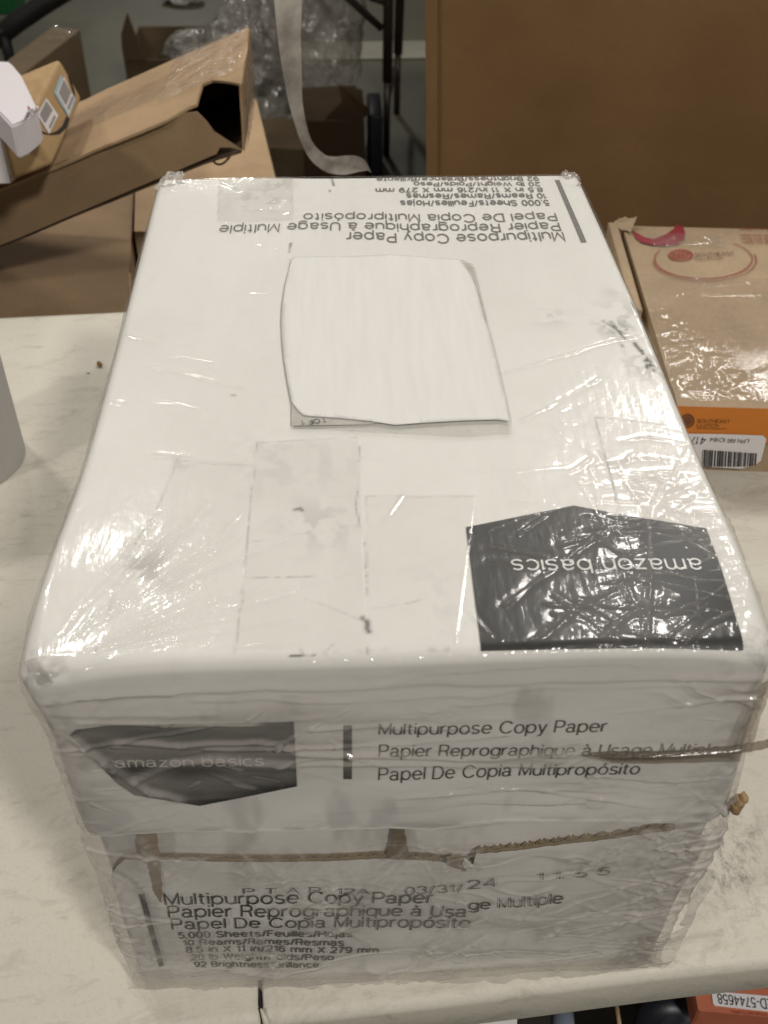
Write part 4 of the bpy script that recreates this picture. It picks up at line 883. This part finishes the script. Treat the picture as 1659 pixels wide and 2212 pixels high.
# small carton with two labels
SO = tuple(CV+.88*(np.array((-.392, 1.035, -.049))-CV)); SR = (1.487, -20.686, -1.128)
M['kraft_s'] = mat_card('kraft_yellow', (.50, .335, .165)); M['bluel'] = mat_plain('pale_blue_print', (.36, .52, .60), .5, var=.1); M['greyl'] = mat_plain('grey_code_print', (.30, .28, .27), .6, var=.35, scale=300, bmp=0)
ST = thing('labelled_carton', 'small brown carton with white and blue-edged labels on its end, lying on the torn carton', 'box', SO, tuple(math.radians(a_) for a_ in SR))
sl, sd, sh_ = .173*.88, .211*.88, .059*.88; Sr = np.array(Euler([math.radians(a_) for a_ in SR], 'XYZ').to_matrix())
o_ = box_obj('carton_body', (-.3+.3-.10, 0, 0), (sl, sd, sh_), M['kraft_s'], ST, .006, 3)
def spx(x, y): d = Sr.T@ray(x, y); c_ = Sr.T@(CV-np.array(SO)); t = (sl-c_[0])/d[0]; return c_+t*d
def spoly(name, pts, mat, off, par=ST): return mesh(name, [spx(*p)+np.array([off, 0, 0]) for p in pts], [tuple(range(len(pts)))], mat, par)
spoly('swoosh_print', [(145, 162), (152, 172), (160, 195), (162, 215), (158, 230), (160, 210), (152, 185)], M['ink'], .0006)
spoly('swoosh_print', [(80, 280), (92, 284), (104, 290), (120, 284), (134, 272), (142, 252), (150, 256), (144, 276), (128, 290), (110, 292), (96, 290), (84, 286)], M['ink'], .0006)
l1 = spoly('blue_edged_label', [(129, 162), (115, 201), (147, 254), (162, 214)], M['bluel'], .0011); spoly('label_field', [(136, 166), (121, 202), (146, 247), (158, 214)], M['label'], .0004+.0011, ST)
spoly('printed_code', [(135, 172), (124, 201), (140, 229), (151, 201)], M['greyl'], .0019, ST); spoly('printed_code', [(153, 207), (142, 234), (146, 240), (157, 214)], M['greyl'], .0019, ST)
l2 = spoly('white_label', [(98, 212), (78, 248), (104, 290), (124, 250)], M['label'], .0012)
spoly('printed_code', [(97, 219), (83, 247), (95, 267), (111, 239)], M['greyl'], .0019, ST); spoly('printed_code', [(114, 249), (103, 274), (106, 279), (118, 254)], M['greyl'], .0019, ST)

# white carton at the far left
wt = thing('white_carton', 'white cardboard package with a small red spot and torn corner at upper left', 'box', (0, 0, 0))
def wq(x, y, z): return onz(x, y, z)
zt = .15
topq = [wq(-60, 128, zt), wq(22, 133, zt), wq(45, 160, zt), wq(80, 232, zt), wq(70, 245, zt), wq(48, 262, zt), wq(25, 272, zt), wq(-60, 180, zt)]
M['lilac'] = mat_plain('white_lilac_board', (.70, .66, .68), .6, var=.08)
bm = bmesh.new(); tv = [bm.verts.new(tuple(p)) for p in topq]; bv = [bm.verts.new((p[0], p[1], p[2]-.035)) for p in topq]; bm.faces.new(tv[::-1]); n = len(tv)
for i in range(n): bm.faces.new([tv[i], tv[(i+1) % n], bv[(i+1) % n], bv[i]])
bm.faces.new(bv); bmesh.ops.recalc_face_normals(bm, faces=bm.faces[:]); bmesh.ops.bevel(bm, geom=bm.edges[:], offset=.002, segments=2, affect='EDGES'); me = bpy.data.meshes.new('carton_body'); bm.to_mesh(me); bm.free(); link('carton_body', me, M['lilac'], wt, False)
mesh('red_spot', [wq(x_, y_, zt+.001) for x_, y_ in ((59, 228), (63, 230), (68, 240), (67, 243), (62, 240))], [(0, 1, 2, 3, 4)], M['red'], wt)
crumple('torn_corner', quad(wq(48, 262, zt), wq(62, 246, zt+.006), wq(80, 232, zt), wq(70, 250, zt-.015)), 14, 14, .010, 90, M['lilac'], wt, 33)
wt2 = thing('white_package', 'second white package half hidden under the white carton at the left edge', 'box')
topq = [wq(-60, 180, .11), wq(0, 222, .11), wq(23, 282, .11), wq(0, 300, .11), wq(-60, 300, .11)]
V = [tuple(p) for p in topq]+[(p[0], p[1], p[2]-.05) for p in topq]; mesh('carton_body', V, [(4, 3, 2, 1, 0)]+[(i, (i+1) % 5, (i+1) % 5+5, i+5) for i in range(5)], M['lilac'], wt2)

# far cartons on the floor
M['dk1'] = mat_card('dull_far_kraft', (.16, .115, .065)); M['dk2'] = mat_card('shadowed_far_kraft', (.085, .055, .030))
fc, fcc = prism('far_taped_carton', 'dull brown taped carton on the concrete floor behind the labelled carton', [(115, 57), (172, 65), (140, 90), (40, 168), (-20, 168), (20, 128)], -.40, .34, M['dk1'])
fq = [onz(x_, y_, -.397)-fcc for x_, y_ in ((118, 58), (172, 66), (142, 88), (95, 90))]
crumple('glossy_tape', quad(*fq), 50, 50, .03, 14, M['film_card'], fc, 61, .05)
# open carton with a raised pointed flap
g0 = ony(268, 130, 3.35); oh_ = g0[2]-FZ; OC = thing('open_carton', 'open brown carton with one pointed flap sticking up, full of clear film, on the floor', 'box', (g0[0], g0[1], FZ))
for nm, lo, hi in (('front_wall', (0, 0, 0), (.55, .006, oh_)), ('back_wall', (0, .35, 0), (.55, .356, oh_)), ('left_wall', (0, .006, 0), (.006, .35, oh_)), ('right_wall', (.544, .006, 0), (.55, .35, oh_)), ('bottom', (.006, .006, .002), (.544, .35, .008))):
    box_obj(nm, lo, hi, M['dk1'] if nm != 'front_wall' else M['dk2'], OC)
fl = [ony(x_, y_, 3.35)-np.array([g0[0], g0[1], FZ]) for x_, y_ in ((268, 130), (263, 95), (262, 72), (275, 26), (288, 60), (299, 95), (318, 128))]
fo = mesh('raised_flap', fl, [tuple(range(7))], M['dk2'], OC); md = fo.modifiers.new('s', 'SOLIDIFY'); md.thickness = .005
M['bagfilm'] = mat_film('bag_film', .35, tint=(.84, .83, .80), rough=.16, milkcol=(.55, .53, .50), ripple=.9, rs=22, gl=1.6)
def bag(name, label, c, size, seed, milk=.10):
    bm = bmesh.new(); bmesh.ops.create_icosphere(bm, subdivisions=6, radius=1); Pn = np.array([v.co[:] for v in bm.verts]); Fc = np.array([[v.index for v in f.verts] for f in bm.faces]); bm.free()
    r_ = 1-np.abs(2*fbm(Pn, 2.2, seed, 4)-1); lo = fbm(Pn, 1.1, seed+3, 3)-.5; s = .75+.5*r_+lo*.9
    Q = Pn*s[:, None]*np.array(size); Q[:, 2] = np.maximum(Q[:, 2], -size[2]*.72)
    o = np_mesh(name, Q, Fc, M['bagfilm'], None, True, {'milk': np.full(len(Q), milk)}); o.location = c
    return tag(o, label, 'plastic bag', None)
b0 = FP(395, 190); bag('plastic_film_heap', 'clear plastic film heaped inside the open brown carton', (g0[0]+.25, g0[1]+.17, g0[2]-.03), (.12, .08, .05), 4)
b1 = FP(570, 300); bag('plastic_bag', 'crumpled clear plastic bag behind the hanging white strip, left of it', (b1[0]-.03, b1[1]+.15, FZ+.16), (.12, .12, .17), 5)
b2 = FP(730, 300); bag('plastic_bag', 'large grey clear plastic bag bulging over the dark carton, right of the hanging strip', (b2[0]-.07, b2[1]+.12, FZ+.30), (.14, .12, .21), 9, .16)
d0 = FP(650, 375)
dch = ony(700, 262, b2[1]-.34)[2]-FZ
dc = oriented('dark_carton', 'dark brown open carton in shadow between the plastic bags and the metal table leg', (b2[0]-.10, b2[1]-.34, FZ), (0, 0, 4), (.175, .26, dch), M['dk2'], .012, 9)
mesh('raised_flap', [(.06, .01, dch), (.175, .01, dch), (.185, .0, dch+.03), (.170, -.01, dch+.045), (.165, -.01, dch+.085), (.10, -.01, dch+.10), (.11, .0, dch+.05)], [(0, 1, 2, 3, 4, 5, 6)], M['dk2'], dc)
M['navy'] = mat_plain('black_navy', (.012, .014, .022), .4, var=.4)
tag(box_obj('black_case', (b2[0]+.085, b2[1]-.30, FZ), (b2[0]+.125, b2[1]-.12, FZ+dch-.0), M['navy'], None, .008, 2), 'narrow black case standing right of the dark carton', 'case')
lowb = oriented('low_brown_carton', 'low brown carton edge showing below the plastic bag behind the copy paper box', (b1[0]-.10, b1[1]-.30, FZ), (0, 0, -6), (.30, .22, .10), M['dk1'], .006, 3)
# grey plastic sheet spilled over the floor
def psheet(u, v): 
    a_ = FP(560, 420); return np.array([a_[0]-.1+u*.75, 1.55+v*.75, FZ+.03+.22*(1-v)*math.sin(u*3)])
sh2 = crumple('plastic_sheet', psheet, 90, 90, .10, 5, M['bagfilm'], None, 44, .12); tag(sh2, 'grey translucent plastic sheet spread in folds on the floor behind the copy paper box', 'plastic sheet')

# hanging strip of white foam film
M['strip'] = mat_film('foam_strip', .5, tint=(.9, .88, .84), rough=.4, milkcol=(.62, .58, .52), ripple=.04, rs=8)
lft = [(586, -70), (592, 0), (600, 80), (612, 160), (626, 230), (648, 300), (668, 340), (690, 362), (712, 374), (745, 378), (775, 372), (800, 368)]
rgt = [(650, -70), (652, 0), (650, 80), (652, 160), (655, 230), (672, 300), (700, 332), (722, 338), (748, 336), (772, 338), (790, 350), (803, 376)]
yy = [.80, .80, .80, .81, .82, .83, .835, .84, .85, .86, .87, .88]
La = smooth_pts([ony(*p, y_) for p, y_ in zip(lft, yy)], 8); Ra = smooth_pts([ony(*p, y_+.012) for p, y_ in zip(rgt, yy)], 8); n = len(La); V = []
for k in range(n):
    for j in range(7):
        t = j/6; q = La[k].lerp(Ra[k], t); q.y -= .0015*math.sin(math.pi*t*2+k*.05); V.append(tuple(q))
F = [(k*7+j, k*7+j+1, (k+1)*7+j+1, (k+1)*7+j) for k in range(n-1) for j in range(6)]
st = np_mesh('hanging_strip', np.array(V), np.array(F), M['strip'], None, True, {'milk': np.full(len(V), .30)})
tag(st, 'long white plastic strip hanging down behind the copy paper box and curling at its end', 'plastic strip')

# folding table in the distance: its dark legs
M['dsteel'] = mat_plain('dark_bronze_steel', (.050, .038, .030), .4, .5, var=.3)
l0 = FP(838, 335); l1_ = FP(857, 245)
FT = thing('far_folding_table', 'folding table farther back whose dark metal legs stand on the concrete floor', 'table')
X0, Y0 = l0[0]-.005, l0[1]; X1, Y1 = l1_[0], l1_[1]
tube('table_leg', [(X0, Y0, 0), (X0-.0, Y0, -.52)], .0145, M['dsteel'], FT); tube('table_leg', [(X0, Y0, -.50), (X0, Y0, FZ)], .0105, M['dsteel'], FT)
tube('table_leg', [(X1+.01, Y1, 0), (X1, Y1, -.55)], .0145, M['dsteel'], FT); tube('table_leg', [(X1, Y1, -.54), (X1, Y1, FZ)], .0105, M['dsteel'], FT)
q1 = ony(825, 62, Y0); q0 = ony(752, -4, Y0); dq = q0-q1; tube('brace', [tuple(q1), tuple(q1+dq*2.2)], .010, M['dsteel'], FT)
q1 = ony(872, 6, Y1); tube('brace', [tuple(ony(800, -8, Y0)), tuple(ony(838, 4, Y0))], .012, M['dsteel'], FT)
tube('brace', [tuple(ony(838, 215, Y0)), tuple(ony(852, 150, Y1))], .008, M['dsteel'], FT)
box_obj('table_top', (X0-.4, Y0-.25, .0), (X0+1.4, Y1+.25, .04), M['table'], FT, .01, 2)
for (lx_, ly_) in ((X0+1.2, Y0), (X0+1.2, Y1)): tube('table_leg', [(lx_, ly_, 0), (lx_, ly_, FZ)], .018, M['dsteel'], FT)

# upper left clutter
M['black'] = mat_plain('matt_black', (.012, .011, .010), .6, var=.4); M['green'] = mat_plain('green_plastic', (.01, .10, .03), .5); M['olive'] = mat_card('olive_kraft', (.12, .09, .035))
pA, pB = FP(-40, 150, -.55), FP(190, 20, -.55)
bt = thing('black_beam', 'black steel beam crossing the upper left corner above the cartons', 'beam')
tube('beam_rail', [tuple(ony(-60, 120, 3.2)), tuple(ony(45, 42, 3.2)), tuple(ony(100, 5, 3.2)), tuple(ony(190, -50, 3.2))], .030, M['black'], bt, 8)
tube('beam_post', [tuple(ony(5, 60, 3.19)), tuple(ony(32, 172, 3.19))], .018, M['black'], bt, 8)
gt = thing('green_crate', 'corner of a green plastic crate at the very top left', 'crate'); g1 = ony(-30, -25, 3.6); g2 = ony(36, 34, 3.6); box_obj('crate_body', (g1[0]-.3, 3.6, g2[2]), (g2[0], 3.9, g2[2]+.4), M['green'], gt, .01, 2)
ol = FP(60, 60, -.6); oriented('olive_carton', 'dim olive brown carton under the green crate in the upper left corner', (ony(-60, 60, 3.75)[0]-.4, 3.75, FZ), (0, 0, 12), (.42, .5, .28), M['olive'], .01, 6)
q = FP(395, 6); cp = lump('crumpled_paper', (0, 0, 0), (.085, .05, .035), M['ink_white'], None, 7, 4, .5, 22); cp.location = (q[0], q[1], FZ+.025)
tag(cp, 'small crumpled white paper lying on the floor at the top of the picture', 'paper')

# ================================================================== UNDER THE TABLE
UZ = -.30
M['coral'] = mat_plain('coral_print', (.50, .155, .085), .55, var=.15); M['dark'] = mat_plain('dark_board', (.020, .016, .012), .7, var=.5)
def U(x, y, z=UZ): return onz(x, y, z)
rc = thing('coral_carton', 'coral red carton with white barcode label seen below the table edge at lower right', 'box')
tq = [U(1497, 2120), U(1508, 2180), U(1514, 2184), U(1760, 2206), U(1760, 1980), U(1490, 1980)]
V = [tuple(p) for p in tq]+[(p[0], p[1], p[2]-.12) for p in tq]; n = 6; mesh('carton_body', V, [tuple(range(n))]+[(i, i+n, (i+1) % n+n, (i+1) % n) for i in range(n)], M['coral'], rc)
Uz = lambda x, y: U(x, y, UZ)
lb = flat_poly('barcode_label', [(1536, 2142), (1540, 2170), (1544, 2174), (1720, 2194), (1716, 2158)], Uz, M['label'], rc, [0, 0, .0012])
flat_text('label_lettering', 'ED-5744658', (1665, 2162), (1548, 2149), (1666, 2182), Uz, M['ink'], lb, [0, 0, .0018])
for k in range(14):
    x_ = 1560+k*9+(k % 3)*2; flat_poly('code_bar', [(x_, 2110), (x_+3+(k % 2)*2, 2110), (x_+4+(k % 2)*2, 2138), (x_+1, 2137)], Uz, M['brown_ink'], rc, [0, 0, .0014])
flat_text('faint_lettering', 'FOR RETURN', (1655, 2190), (1580, 2184), (1655, 2196), Uz, M['redring'], rc, [0, 0, .0014])
shl = thing('dark_shelf_board', 'dark board holding odds and ends under the table', 'board'); box_obj('board', (-.3, -.35, UZ-.16), (.9, .5, UZ-.13), M['dark'], shl)
dk = oriented('dark_open_box', 'dark box under the table lip near the coral carton', (.10, -.16, UZ-.13), (0, 0, 3), (.20, .2, .10), M['dark'], .004, 4)
c_ = U(1462, 2232, UZ-.03); V = []; n = 40
for z_, r_ in ((-.10, .034), (0, .034), (0.001, .032), (0.001, .014), (-.03, .013), (-.03, 0.001)): V += [(c_[0]+r_*math.cos(6.2832*k/n), c_[1]+.0+r_*math.sin(6.2832*k/n), c_[2]+z_) for k in range(n)]
bc = mesh('black_canister', V, [(j*n+k, j*n+(k+1) % n, (j+1)*n+(k+1) % n, (j+1)*n+k) for j in range(5) for k in range(n)], M['navy'], None, True); tag(bc, 'round black canister with a hole in its top below the table edge', 'canister')
M['bluepl'] = mat_plain('pale_blue_plastic', (.20, .24, .30), .3, var=.2)
tag(tube('blue_tube', [tuple(U(1212, 2170, -.2)), tuple(U(1220, 2260, -.2))], .0085, M['bluepl'], None, 12), 'short pale blue plastic tube hanging below the table lip', 'tube')
tag(tube('thin_cord', [tuple(U(1332, 2170, -.22)), tuple(U(1345, 2260, -.22))], .0016, M['kraft_b'], None, 6), 'thin tan cord hanging below the table lip', 'cord')
wp = mesh('white_paper', [U(840, 2204, -.15), U(1112, 2184, -.15), U(1108, 2330, -.15), U(830, 2330, -.15)], [(0, 1, 2, 3)], M['slip'], None); md = wp.modifiers.new('s', 'SOLIDIFY'); md.thickness = .02; md.offset = -1
tag(wp, 'white block of paper just under the table lip at the bottom of the picture', 'paper')
